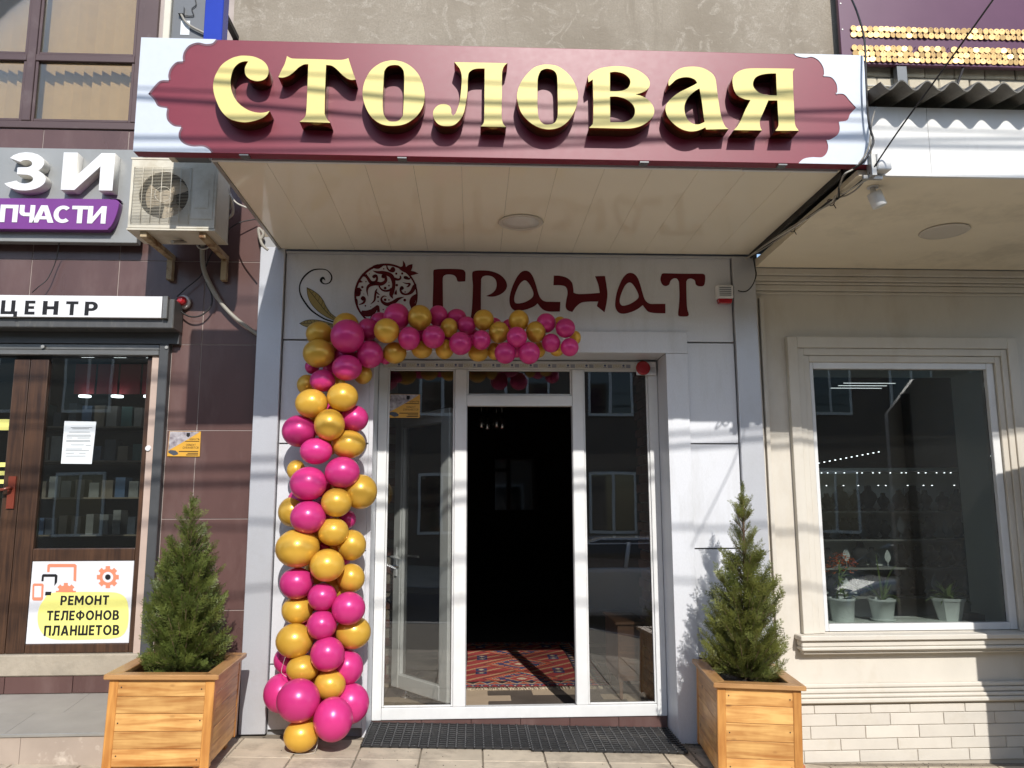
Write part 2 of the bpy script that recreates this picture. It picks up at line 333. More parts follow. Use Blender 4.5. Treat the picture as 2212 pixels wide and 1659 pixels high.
M['signedge'] = mat('mauve_outline', (0.16, 0.07, 0.09), 0.4)
M['gold_face'] = mat('gold_letter_face', (0.72, 0.60, 0.22), 0.5, 0.0, var=0.02, scale=8, spec=0.3)
M['gold_side'] = mat('gold_mirror_side', (0.20, 0.125, 0.04), 0.2, 0.9, var=0.05, scale=8)
M['maroon'] = mat('maroon_vinyl', (0.10, 0.006, 0.010), 0.6, var=0.05, spec=0.2)
M['black'] = mat('black_vinyl', (0.012, 0.012, 0.014), 0.55, spec=0.25)
M['leafgold'] = mat('olive_gold_vinyl', (0.30, 0.22, 0.06), 0.4)
M['concrete'] = plaster_mat()
M['browntile'] = mat('brown_porcelain_tile', (0.105, 0.057, 0.051), 0.28, var=0.1, scale=3, rnd=0.07, dirt=(0.175, 0.115, 0.103), dscale=2.5, dlo=0.5, dhi=0.85, stretch=(1, 1, 0.35))
M['grout'] = mat('pale_grout', (0.40, 0.34, 0.31), 0.9)
M['brownframe'] = mat('brown_aluminium', (0.085, 0.052, 0.05), 0.42, 0.1, var=0.06, dirt=(0.16, 0.12, 0.11), dscale=5, dlo=0.55, dhi=0.9)
M['darkwood'] = wood_mat('brown_wood_film', (0.082, 0.040, 0.021), (0.032, 0.016, 0.010), knot=False, rnd=0.03, rough=0.35, stretch=(22, 22, 1.0))
M['blind'] = mat('tan_blind_fabric', (0.74, 0.57, 0.33), 0.85, var=0.05, scale=12, trans=0.25)
M['greyplate'] = mat('grey_sign_panel', (0.27, 0.275, 0.27), 0.38, 0.1, var=0.04, dirt=(0.22, 0.22, 0.21), dscale=2.4)
M['white'] = mat('white_acrylic', (0.70, 0.70, 0.71), 0.35, var=0.02)
M['whiteside'] = mat('white_letter_side', (0.72, 0.69, 0.62), 0.4, dirt=(0.4, 0.36, 0.28), dscale=9, dlo=0.55, dhi=0.85)
M['purple'] = mat('purple_acrylic', (0.165, 0.035, 0.21), 0.3, var=0.04)
M['darkmetal'] = mat('dark_grey_metal', (0.085, 0.085, 0.085), 0.42, 0.2, var=0.1, dirt=(0.18, 0.17, 0.15), dscale=7, dlo=0.55, dhi=0.85, stretch=(3, 1, 0.7))
M['shutter'] = mat('shutter_bottom_bar', (0.17, 0.17, 0.165), 0.38, 0.5, var=0.1, dirt=(0.3, 0.29, 0.27), dscale=5, stretch=(1, 1, 4))
M['guide'] = mat('shutter_guide', (0.07, 0.072, 0.075), 0.45, 0.2)
M['pinkstone'] = mat('pale_pink_jamb', (0.46, 0.35, 0.29), 0.75, var=0.08, scale=6)
M['cement'] = mat('rough_cement', (0.36, 0.31, 0.24), 0.95, var=0.16, scale=6, bump=0.5, bscale=25, dirt=(0.24, 0.2, 0.15), dscale=3, dlo=0.5, dhi=0.8)
M['steptop'] = mat('grey_stone_step', (0.30, 0.275, 0.24), 0.7, var=0.08, scale=5, rnd=0.04, bump=0.06, bscale=90)
M['stepface'] = mat('veined_marble_face', (0.36, 0.29, 0.235), 0.5, var=0.10, scale=3.5, dirt=(0.55, 0.47, 0.39), dscale=3.2, dlo=0.56, dhi=0.66, detail=9)
M['pave'] = mat('beige_paving', (0.50, 0.425, 0.32), 0.85, var=0.10, scale=7, rnd=0.08, bump=0.15, bscale=110, dirt=(0.27, 0.225, 0.17), dscale=4.0, dlo=0.48, dhi=0.72)
M['paveground'] = mat('dark_joint_ground', (0.22, 0.185, 0.14), 0.95, var=0.2, scale=20)
M['asphalt'] = mat('asphalt', (0.05, 0.05, 0.052), 0.9, var=0.2, scale=40, bump=0.3, bscale=200)
M['limestone'] = mat('cream_limestone', (0.58, 0.54, 0.47), 0.75, var=0.05, scale=3.5, bump=0.05, bscale=60, dirt=(0.47, 0.405, 0.315), dscale=2.0, dlo=0.5, dhi=0.85, stretch=(1, 1, 0.5))
M['limebrick'] = mat('limestone_block', (0.57, 0.53, 0.465), 0.75, var=0.05, scale=5, rnd=0.05, bump=0.06, bscale=70, coord='obj', dirt=(0.48, 0.43, 0.35), dscale=3.0, dlo=0.55, dhi=0.9)
M['limejoint'] = mat('limestone_joint', (0.44, 0.39, 0.32), 0.9)
M['fascia'] = mat('white_sheet_metal', (0.70, 0.69, 0.66), 0.38, var=0.04, dirt=(0.5, 0.48, 0.43), dscale=2.5, dlo=0.55, dhi=0.85, stretch=(1, 1, 0.4))
M['asbestos'] = mat('weathered_corrugated_sheet', (0.17, 0.16, 0.14), 0.95, var=0.15, scale=9, bump=0.3, bscale=60, dirt=(0.09, 0.085, 0.075), dscale=4)
M['whitebrick'] = mat('silicate_brick', (0.52, 0.46, 0.35), 0.9, var=0.09, scale=8, rnd=0.1, bump=0.3, bscale=60, coord='obj', dirt=(0.34, 0.29, 0.21), dscale=5, dlo=0.5, dhi=0.8)
M['mortar'] = mat('grey_mortar', (0.19, 0.165, 0.13), 0.95, var=0.2, scale=30)
M['plum'] = mat('plum_board', (0.085, 0.022, 0.055), 0.35, var=0.04)
M['sequin'] = mat('gold_sequin', (0.66, 0.43, 0.18), 0.5, 0.45, var=0.05, rnd=0.3, coord='obj')
M['steel'] = mat('dark_steel', (0.03, 0.028, 0.028), 0.55, 0.4)
M['galv'] = mat('galvanised_steel', (0.42, 0.41, 0.38), 0.4, 0.6, var=0.1)
M['acwhite'] = mat('aged_cream_enamel', (0.60, 0.56, 0.46), 0.45, var=0.05, scale=5, dirt=(0.42, 0.36, 0.25), dscale=6, dlo=0.50, dhi=0.85)
M['acdark'] = mat('fan_cavity', (0.02, 0.018, 0.016), 0.8)
M['fanblade'] = mat('dusty_fan_blade', (0.50, 0.41, 0.29), 0.6, var=0.1, scale=12)
M['rust'] = mat('rusty_bracket', (0.40, 0.31, 0.19), 0.8, var=0.1, scale=12, dirt=(0.16, 0.075, 0.03), dscale=9, dlo=0.5, dhi=0.65)
M['cable'] = mat('black_cable', (0.012, 0.011, 0.011), 0.55)
M['cablegrey'] = mat('grey_cable', (0.30, 0.28, 0.24), 0.6)
M['cablewhite'] = mat('white_cable', (0.55, 0.52, 0.46), 0.5)
M['blue'] = mat('blue_acrylic', (0.010, 0.035, 0.34), 0.2, var=0.05, dirt=(0.25, 0.3, 0.55), dscale=6, dlo=0.62, dhi=0.75)
M['cabinet'] = mat('grey_cabinet', (0.13, 0.135, 0.14), 0.4, 0.2, var=0.06)
M['redlens'] = mat('red_plastic_lens', (0.35, 0.006, 0.01), 0.15, coat=0.5)
M['glass'] = glass_mat('door_glass', (0.93, 0.94, 0.93), mul=2.9, dust=0.004)
M['glass2'] = glass_mat('shop_glass', (0.86, 0.89, 0.87), mul=2.6, dust=0.006)
M['glassup'] = glass_mat('upper_window_glass', (0.90, 0.87, 0.80), mul=1.2, dust=0.03)
M['paper'] = mat('paper', (0.68, 0.71, 0.72), 0.7, var=0.02)
M['poster'] = mat('poster_print', (0.66, 0.66, 0.68), 0.4, var=0.01)
M['lemon'] = mat('lemon_print', (0.80, 0.76, 0.22), 0.4, var=0.01)
M['orange'] = mat('salmon_print', (0.78, 0.23, 0.13), 0.4, var=0.01)
M['stickor'] = mat('orange_sticker', (0.62, 0.33, 0.045), 0.35, var=0.04)
M['stickgrey'] = mat('grey_photo_print', (0.16, 0.13, 0.15), 0.35, col2=(0.5, 0.47, 0.48), scale=28)
M['rubber'] = mat('black_rubber', (0.016, 0.016, 0.017), 0.5, var=0.2, scale=30, dirt=(0.06, 0.055, 0.05), dscale=6, dlo=0.55, dhi=0.8)
M['pine'] = wood_mat('varnished_pine', (0.68, 0.39, 0.13), (0.36, 0.14, 0.03))
M['pine_v'] = wood_mat('varnished_pine_post', (0.58, 0.275, 0.07), (0.37, 0.145, 0.03), stretch=(14, 14, 1.2))
M['pine_rim'] = wood_mat('varnished_pine_rim', (0.45, 0.245, 0.095), (0.31, 0.15, 0.05), rnd=0.06)
M['soil'] = mat('dry_soil', (0.06, 0.048, 0.038), 0.98, var=0.5, scale=60, bump=0.8, bscale=90, dirt=(0.2, 0.18, 0.15), dscale=30, dlo=0.58, dhi=0.66)
M['thuja'] = mat('thuja_foliage', (0.062, 0.092, 0.018), 0.5, col2=(0.165, 0.195, 0.04), scale=9, trans=0.2, detail=3)
M['thuja2'] = mat('thuja_foliage_olive', (0.075, 0.095, 0.02), 0.5, col2=(0.20, 0.21, 0.045), scale=8, trans=0.2, detail=3)
M['bark'] = mat('brown_bark', (0.12, 0.075, 0.045), 0.9, var=0.25, scale=30)
M['pink'] = mat('pearl_pink_latex', (0.72, 0.045, 0.25), 0.3, 0.15, var=0.03, scale=1.5, detail=1, rnd=0.10, trans=0.22, coat=0.15, coord='obj', rvar=0.02)
M['gold'] = mat('pearl_gold_latex', (0.80, 0.475, 0.065), 0.3, 0.25, var=0.03, scale=1.5, detail=1, rnd=0.10, trans=0.22, coat=0.15, coord='obj', rvar=0.02)
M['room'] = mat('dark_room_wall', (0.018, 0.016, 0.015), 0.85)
M['roombrick'] = mat('dark_red_brick', (0.105, 0.045, 0.032), 0.9, var=0.2, scale=14, rnd=0.25, bump=0.2, bscale=60, coord='obj')
M['floorlight'] = mat('beige_floor_tile', (0.44, 0.34, 0.24), 0.4, var=0.06, scale=6, rnd=0.05)
M['floordark'] = mat('umber_floor_tile', (0.11, 0.088, 0.072), 0.4, var=0.15, scale=5, rnd=0.1)
M['darkfurn'] = wood_mat('dark_furniture', (0.10, 0.045, 0.02), (0.045, 0.02, 0.01), knot=False)
M['fringe'] = mat('wool_fringe', (0.50, 0.42, 0.30), 0.95, var=0.15, scale=60)
M['chrome'] = mat('brushed_metal', (0.55, 0.54, 0.52), 0.22, 0.95)
M['greyhandle'] = mat('white_handle', (0.72, 0.72, 0.72), 0.25)
M['brownhandle'] = mat('brown_handle', (0.16, 0.035, 0.02), 0.3)
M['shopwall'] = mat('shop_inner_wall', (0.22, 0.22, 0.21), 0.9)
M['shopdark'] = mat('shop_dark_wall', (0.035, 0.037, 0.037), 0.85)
M['reveal'] = mat('pale_reveal', (0.72, 0.75, 0.72), 0.7, var=0.03)
M['pot'] = mat('white_pot', (0.66, 0.70, 0.70), 0.35, var=0.03)
M['succulent'] = mat('succulent_leaf', (0.09, 0.15, 0.04), 0.4, col2=(0.19, 0.25, 0.08), scale=25, trans=0.1)
M['flower'] = mat('orange_flower', (0.52, 0.085, 0.02), 0.6, col2=(0.62, 0.16, 0.04), scale=60)
M['led'] = mat('led_strip', (0.9, 0.9, 0.9), 0.4, emit=(0.9, 0.95, 1.0), estr=3.5)
M['led_soft'] = mat('led_tube', (0.9, 0.9, 0.9), 0.4, emit=(0.9, 0.95, 1.0), estr=1.0)
M['downlight'] = mat('downlight_diffuser', (0.66, 0.63, 0.58), 0.5, var=0.02)
M['trimring'] = mat('downlight_ring', (0.60, 0.55, 0.47), 0.4, var=0.02)
M['bust'] = mat('black_velvet', (0.022, 0.022, 0.024), 0.95)
M['bustwhite'] = mat('grey_card', (0.42, 0.44, 0.44), 0.8)
M['carwhite'] = mat('white_car_paint', (0.74, 0.74, 0.74), 0.25, coat=1.0, var=0.01)
M['carsilver'] = mat('silver_car_paint', (0.42, 0.43, 0.44), 0.28, 0.5, coat=1.0, var=0.01)
M['carglass'] = mat('car_glass', (0.012, 0.014, 0.016), 0.04, spec=0.8)
M['tyre'] = mat('tyre', (0.015, 0.015, 0.015), 0.85)
M['opp'] = mat('far_plaster', (0.16, 0.125, 0.10), 0.9, var=0.1, scale=1)
M['kerb'] = mat('kerb_stone', (0.30, 0.29, 0.27), 0.9, var=0.1, scale=4)
M['castboard'] = mat('grey_board', (0.35, 0.35, 0.36), 0.6)  # for the added, unseen board that shades the jeweller wall
M['film'] = mat('clear_film', (0.55, 0.56, 0.58), 0.15, trans=0.4)
M['redbrick'] = mat('red_brick', (0.42, 0.15, 0.075), 0.9, var=0.12, scale=20)
M['tape'] = mat('printed_tape', (0.58, 0.57, 0.53), 0.4, var=0.03)
M['tapegold'] = mat('tape_gold_print', (0.46, 0.40, 0.24), 0.5)
M['tapeblue'] = mat('tape_blue_print', (0.08, 0.10, 0.19), 0.5)
M['redprint'] = mat('red_poster', (0.22, 0.02, 0.03), 0.6)
for nm, c in dict(boxw=(0.19,0.19,0.185), boxd=(0.05,0.06,0.08), boxt=(0.16,0.13,0.10), boxb=(0.06,0.10,0.18), boxg=(0.05,0.12,0.12)).items(): M[nm] = mat('carton_'+nm, c, 0.6, var=0.1, scale=20)

# ================================================================== GROUND
GX = [(-60, 1.2), (-6, 0.12), (-1.6, 0.0), (1.5, -0.10), (2.4, -0.255), (4.2, -0.285), (60, -1.2)]
def gz(x, y):
    z = GX[-1][1]
    for (a, za), (b, zb) in zip(GX, GX[1:]):
        if x <= b: z = za+(zb-za)*(x-a)/(b-a); break
    return z + 0.008*min(0.3, max(y, -5.2))
xs = [-60, -20, -6, -3, -1.6, -0.7, 0, 0.7, 1.5, 1.95, 2.4, 4.2, 10, 20, 60]
def sheet(name, y0, y1, dz, m):
    b = MB()
    for a, c in zip(xs, xs[1:]):
        b.face([(a, y0, gz(a, y0)+dz), (c, y0, gz(c, y0)+dz), (c, y1, gz(c, y1)+dz), (a, y1, gz(a, y1)+dz)])
    return tag(b.build(name, m), kind='structure')
pav = sheet('pavement', -5.2, 0.35, -0.012, M['paveground'])
kerb = MB()
for a, c in zip(xs, xs[1:]):
    for yk in (-5.35, -10.4):
        kerb.hexa([(a, yk, gz(a, yk)-0.2), (c, yk, gz(c, yk)-0.2), (c, yk+0.15, gz(c, yk)-0.2), (a, yk+0.15, gz(a, yk)-0.2)],
                  [(a, yk, gz(a, yk)-0.006), (c, yk, gz(c, yk)-0.006), (c, yk+0.15, gz(c, yk)-0.006), (a, yk+0.15, gz(a, yk)-0.006)])
tag(kerb.build('kerb', M['kerb']), kind='structure')
sheet('road', -10.3, -5.3, -0.13, M['asphalt'])
sheet('far_pavement', -60, -10.38, -0.012, M['pave'])
TS = 0.405
def ptile(x0, x1, y0, y1):
    b = MB(); g = 0.0035
    p = [(x0+g, y0+g), (x1-g, y0+g), (x1-g, y1-g), (x0+g, y1-g)]; k = 0.003
    j = random.uniform(-0.0012, 0.0012)
    b.hexa([(x, y, gz(x, y)-0.011) for x, y in p], [(x+(k if x < (x0+x1)/2 else -k), y+(k if y < (y0+y1)/2 else -k), gz(x, y)+j) for x, y in p])
    return b.build('paving_tile', M['pave'], pav)
for i in range(-8, 12):
    for j in range(-6, 1):
        x0 = -0.735 + i*TS; y0 = -0.08 - 0.43 + j*TS
        if x0 > 2.38 and y0 > 0: continue
        ptile(x0, x0+TS, y0, y0+TS)
for i in range(-9, 28):                               # coarser rows behind the camera, only seen in reflections
    ptile(-7+i*0.5, -6.5+i*0.5, -3.75, -3.0) if False else None

# ================================================================== CAFE BUILDING
cafe = empty('cafe_building', (0.3, 0, 0), 'grey panelled cafe entrance front with recessed white glazed doorway', 'building')
box('backing_wall', -1.60, -0.765, 0.032, 0.30, -0.15, 3.60, M['joint'], cafe)
box('backing_wall', 1.495, 2.19, 0.032, 0.30, -0.3, 3.60, M['joint'], cafe)
box('backing_wall', -1.605, 3.02, 0.04, 0.30, 3.605, 4.458, M['concrete'], cafe)
box('backing_wall', -0.765, 1.495, 0.032, 0.30, 2.735, 3.60, M['joint'], cafe)
ZR = [(2.797, 3.476)]
ph = box('facade_panel', -1.418, 2.004, 0.0, 0.03, 2.797, 3.474, M['panel'], cafe, 0.002); upper_panel = ph
for x0, x1, zb in ((-1.418, -0.7665, 0.022), (1.30, 2.004, -0.13)):
    x0b = 1.55 if x0 > 0 else x0
    for z0, z1 in ((2.019, 2.785), (1.244, 2.009), (0.463, 1.234), (zb, 0.453)):
        box('facade_panel', x0b, x1, 0.0, 0.03, z0, z1, M['panel'], cafe, 0.002)
box('gap_cover', 2.166, 2.95, -1.62, -0.001, 3.50, 3.56, M['steel'], cafe)
box('corner_filler', 2.150, 2.21, -0.027, 0.30, 3.40, 3.62, M['joint'], cafe)
box('ceiling_trim', -1.418, 2.15, -0.012, -0.001, 3.458, 3.476, M['pier'], cafe)
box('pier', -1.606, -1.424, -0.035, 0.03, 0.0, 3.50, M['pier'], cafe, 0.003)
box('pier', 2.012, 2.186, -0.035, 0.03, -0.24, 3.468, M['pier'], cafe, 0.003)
box('door_surround', -0.736, 1.636, -0.022, -0.002, 2.703, 2.866, M['panel'], cafe, 0.002)
box('door_surround', 1.468, 1.634, -0.022, -0.002, -0.115, 2.700, M['panel'], cafe, 0.002)
box('reveal_panel', -0.765, -0.736, 0.0, 0.34, -0.05, 2.70, M['panel'], cafe)
box('reveal_panel', 1.469, 1.495, 0.0, 0.34, -0.13, 2.70, M['panel'], cafe)
box('reveal_panel', -0.735, 1.468, -0.001, 0.34, 2.703, 2.732, M['panel'], cafe)
# soffit of the canopy
sof = box('soffit', -1.455, 2.148, -1.60, -0.002, 3.502, 3.53, M['joint'], cafe)
nb = 13; wb = (2.148+1.455)/nb
sb = MB(); sb.box(0.0006, wb-0.0006, -1.60, -0.013, 3.490, 3.5015); sbm = sb.mesh('soffit_board', 0.0008)
for i in range(nb): mesh_obj('soffit_board', sbm, M['soffit'], sof, loc=(-1.455+i*wb, 0, 0))
box('soffit_edge_trim', -1.47, 1.55, -1.622, -1.601, 3.474, 3.512, M['upvc'], sof, 0.002)
box('soffit_edge_trim', 1.556, 2.12, -1.622, -1.601, 3.472, 3.510, M['upvc'], sof, 0.002)
box('soffit_edge_trim', -1.475, -1.456, -1.60, 0.0, 3.482, 3.512, M['galv'], sof)
dl = MB(); dl.lathe([(0.148, 3.4895), (0.156, 3.483), (0.150, 3.479), (0.130, 3.4785), (0.126, 3.482)], (0.326, -0.675, 0), 'Z', 48); dlo = dl.build('downlight', M['trimring'], sof)
dd = MB(); dd.lathe([(0.125, 3.4885), (0.125, 3.4815), (0.05, 3.481)], (0.326, -0.675, 0), 'Z', 48); dd.build('downlight', M['downlight'], sof)
cb = MB(); cb.box(-1.45, 2.14, -1.60, -0.002, 3.531, 3.60)
for xq in (-1.40, -0.5, 0.4, 1.3, 2.08): cb.box(xq, xq+0.05, -1.60, -0.002, 3.602, 3.95)
cb.build('canopy_frame', M['steel'], cafe)
# entrance frame
ef = box('entrance_frame', -0.735, 1.468, 0.30, 0.36, 2.625, 2.70, M['upvc'], cafe, 0.004)
FY0, FY1 = 0.28, 0.345
for (x0, x1, z0, z1, n) in ((-0.733, -0.663, 0.0, 2.655, 'jamb'), (1.392, 1.466, 0.0, 2.655, 'jamb'), (-0.138, -0.046, 0.086, 2.624, 'mullion'), (0.785, 0.872, 0.086, 2.624, 'mullion'),
                            (-0.662, 1.391, 0.002, 0.085, 'bottom_rail'), (-0.045, 0.784, 2.332, 2.416, 'transom')):
    box(n, x0, x1, FY0, FY1, z0, z1, M['upvc'], ef, 0.005, 2)
box('head_rail', -0.662, 1.391, FY0+0.002, FY1, 2.626, 2.69, M['upvc'], ef, 0.004)
for (x0, x1, z0, z1) in ((-0.662, -0.139, 0.086, 2.625), (0.873, 1.391, 0.086, 2.625), (-0.045, 0.784, 2.417, 2.625)):
    box('pane', x0, x1, 0.312, 0.318, z0, z1, M['glass'], ef)
    for (a, b, c, d) in ((x0, x0+0.014, z0, z1), (x1-0.014, x1, z0, z1), (x0+0.0145, x1-0.0145, z0, z0+0.014), (x0+0.0145, x1-0.0145, z1-0.014, z1)):
        box('glazing_bead', a, b, 0.2945, 0.3105, c+0.0005, d-0.0005, M['upvc'], ef, 0.004)
box('gasket', -0.045, -0.040, 0.29, 0.34, 0.09, 2.33, M['joint'], ef)
box('gasket', 0.779, 0.784, 0.29, 0.34, 0.09, 2.33, M['joint'], ef)
# printed tape left on the head rail
tp = box('protective_tape', -0.70, 1.25, 0.2775, 0.2815, 2.632, 2.672, M['tape'], ef)
tg = []
for i in range(13):
    x = -0.66 + i*0.148
    text('tape_print', 'DRAS', x, x+0.062, 2.640, 2.664, 0.2768, M['tapegold'], ef, 0.0006)
    d = MB(); d.lathe([(0.009, 0.2768), (0.009, 0.2774)], (x+0.082, 0, 2.656), 'Y', 12); d.box(x+0.068, x+0.096, 0.2768, 0.2774, 2.639, 2.642); d.build('tape_print', M['tapeblue'], ef)
    d = MB()
    for q in range(3): d.box(x+0.103, x+0.138, 0.2768, 0.2774, 2.640+q*0.009, 2.645+q*0.009)
    d.build('tape_print', M['tapeblue'], ef)
# threshold tiles
for i in range(6): box('threshold_tile', -0.735+i*0.367+0.001, -0.735+(i+1)*0.367-0.002, 0.292, 0.32, -0.135, -0.002, M['browntile'], cafe, 0.002)
# door leaf, swung inwards to the left
leaf = bpy.data.objects.new('door', None)
hx, hy = -0.155, 0.36; fx, fy = -0.575, 0.92
ang = math.atan2(fy-hy, fx-hx); LW = 0.80
Rm = Matrix.Translation((hx, hy, 0)) @ Matrix.Rotation(ang, 4, 'Z')
def leafbox(name, x0, x1, y0, y1, z0, z1, m, parent, bv=0.0):
    b = MB(); b.box(x0, x1, y0, y1, z0, z1); me = b.mesh(name, bv); me.transform(Rm); return mesh_obj(name, me, m, parent)
lf = leafbox('door', 0.0, 0.105, -0.035, 0.035, 0.095, 2.325, M['upvc'], cafe, 0.006)
leafbox('door_stile', LW-0.105, LW, -0.035, 0.035, 0.095, 2.325, M['upvc'], lf, 0.006)
leafbox('door_rail', 0.106, LW-0.106, -0.035, 0.035, 0.095, 0.205, M['upvc'], lf, 0.006)
leafbox('door_rail', 0.106, LW-0.106, -0.035, 0.035, 2.215, 2.325, M['upvc'], lf, 0.006)
leafbox('door_pane', 0.106, LW-0.106, -0.006, 0.0, 0.206, 2.214, M['glass'], lf)
for q in (0.106, LW-0.124): leafbox('glazing_bead', q, q+0.018, -0.028, 0.028, 0.206, 2.214, M['upvc'], lf, 0.003)
for sgn in (-1, 1):
    s0, s1 = (0.036, 0.046) if sgn > 0 else (-0.046, -0.036)
    leafbox('handle_plate', LW-0.068, LW-0.034, s0, s1, 0.98, 1.22, M['greyhandle'], lf, 0.003)
    b = MB(); y1 = sgn*0.095; b.tube([(LW-0.05, sgn*0.04, 1.14), (LW-0.05, y1, 1.14), (LW-0.08, y1+sgn*0.004, 1.14), (LW-0.185, y1, 1.138)], 0.0095, 8)
    me = b.mesh('handle'); me.transform(Rm); mesh_obj('handle', me, M['greyhandle'], lf)

# ---- lettering and ornaments printed on the upper panel
ZE = zoomed(1230, 740, 2.4578); ZD = zoomed(830, 740, 4.424); Z7 = zoomed(750, 700, 2.212)
YV = -0.0025
G = {}
G['g'] = [[(97,135),(115,121),(200,117),(300,121),(325,137),(329,160),(327,207,1),(280,209),(268,200),(262,180),(245,163),(215,157),(185,160),(168,175),(165,210,1),(166,300),(168,470,1),(88,470,1),(92,380),(97,200)]]
G['r'] = [[(378,145),(395,132),(440,128),(510,133),(570,155),(610,190),(628,230),(620,265),(590,295),(545,314),(505,317),(478,312,1),(520,292),(545,265),(553,230),(545,195),(520,172),(485,165),(455,172),(442,190,1),(440,300),(440,500,1),(362,500,1),(375,400),(382,250),(378,190)]]
G['a'] = [[(760,130),(790,140),(815,175),(835,230),(855,300),(875,335),(905,352),(950,354),(1012,355,1),(1009,424,1),(930,424),(890,412),(862,385),(848,366,1),(820,388),(770,408),(720,418),(680,415),(655,390),(645,350),(650,300),(670,235),(700,175),(730,140)],
          [(752,200),(775,210),(800,245),(818,290),(812,320),(780,345),(740,362),(700,366),(683,355),(680,325),(695,275),(720,225)]]
G['n'] = [[(965,165,1),(1010,167),(1060,182),(1095,215),(1105,260),(1107,288,1),(1140,298),(1220,296),(1296,290,1),(1285,230),(1262,170,1),(1333,168,1),(1345,240),(1351,300),(1345,360),(1330,430,1),(1305,410),(1275,385,1),(1280,365),(1285,352,1),(1220,353),(1165,360),(1130,385),(1110,410),(1098,428,1),(1065,415),(1050,390),(1055,340),(1063,300),(1060,265),(1045,243),(1010,235),(962,235,1)]]
G['a2'] = [[(1515,146),(1545,155),(1570,185),(1590,240),(1608,305),(1625,345),(1655,367),(1700,369),(1768,369,1),(1768,437,1),(1690,435),(1645,425),(1620,398),(1605,378,1),(1575,402),(1530,425),(1470,440),(1430,430),(1408,390),(1410,330),(1425,265),(1455,195),(1485,157)],
           [(1508,215),(1530,225),(1555,260),(1575,305),(1570,330),(1540,355),(1500,375),(1460,382),(1442,365),(1440,335),(1455,285),(1480,235)]]
G['t'] = [[(1738,165),(1750,150),(1800,150),(1900,152),(2000,152),(2045,155),(2055,175),(2052,220),(2040,240),(2010,242),(1988,230),(1980,200),(1955,187),(1930,192),(1919,210,1),(1920,300),(1925,400),(1936,440),(1930,457),(1900,460),(1868,457),(1860,440),(1866,380),(1870,300),(1866,210,1),(1850,187),(1825,187),(1805,205),(1795,230),(1770,241),(1745,228),(1733,195)]]
for k in G: shape('letter', G[k], ZE, YV, M['maroon'], upper_panel, 0.0018)
def circ(cx, cy, r, n=20): return [(cx+r*math.cos(2*math.pi*i/n), cy+r*math.sin(2*math.pi*i/n)) for i in range(n)]
def stroke(pts):                                   # (x, y, half width) -> tapered outline
    P = smooth_path([(p[0], p[1], p[2]) for p in pts], 5); L, R = [], []
    for i, p in enumerate(P):
        a, b = P[max(i-1, 0)], P[min(i+1, len(P)-1)]; t = Vector((b.x-a.x, b.y-a.y)).normalized(); n = Vector((-t.y, t.x)); w = max(p.z, 0.6)
        L.append((p.x+n.x*w, p.y+n.y*w)); R.append((p.x-n.x*w, p.y-n.y*w))
    return L + R[::-1]
def strokes(name, lst, Zf, Y, m, parent, dots=()):
    """many tapered strokes of one printed ornament, joined into one thin part"""
    b = MB()
    for s in lst:
        o = stroke(s); n = len(o)//2
        for i in range(n-1):
            q = [o[i], o[i+1], o[2*n-2-i], o[2*n-1-i]]
            b.face([Zf(x, y, Y) for x, y in q])
    for (cx, cy, r) in dots:
        b.face([Zf(x, y, Y) for x, y in circ(cx, cy, r, 14)])
    me = b.mesh(name); bm = bmesh.new(); bm.from_mesh(me)
    for v in bm.verts: pass
    bmesh.ops.recalc_face_normals(bm, faces=bm.faces[:]); bm.to_mesh(me); bm.free()
    return mesh_obj(name, me, m, parent)
cx, cy, R0 = 1330, 552, 412
shape('pomegranate_ring', [circ(cx, cy, R0, 72), circ(cx+4, cy+4, R0-24, 72)], ZD, YV, M['maroon'], upper_panel, 0.0018, smooth=False)
shape('pomegranate_crown', [[(1480,190,1),(1540,178),(1550,140),(1547,100,1),(1575,135),(1590,188,1),(1625,160),(1675,148,1),(1672,190),(1655,236,1),(1700,245),(1752,270,1),(1700,285),(1655,297),(1640,320,1),(1600,270),(1540,240)]], ZD, YV-0.0006, M['maroon'], upper_panel, 0.0022)
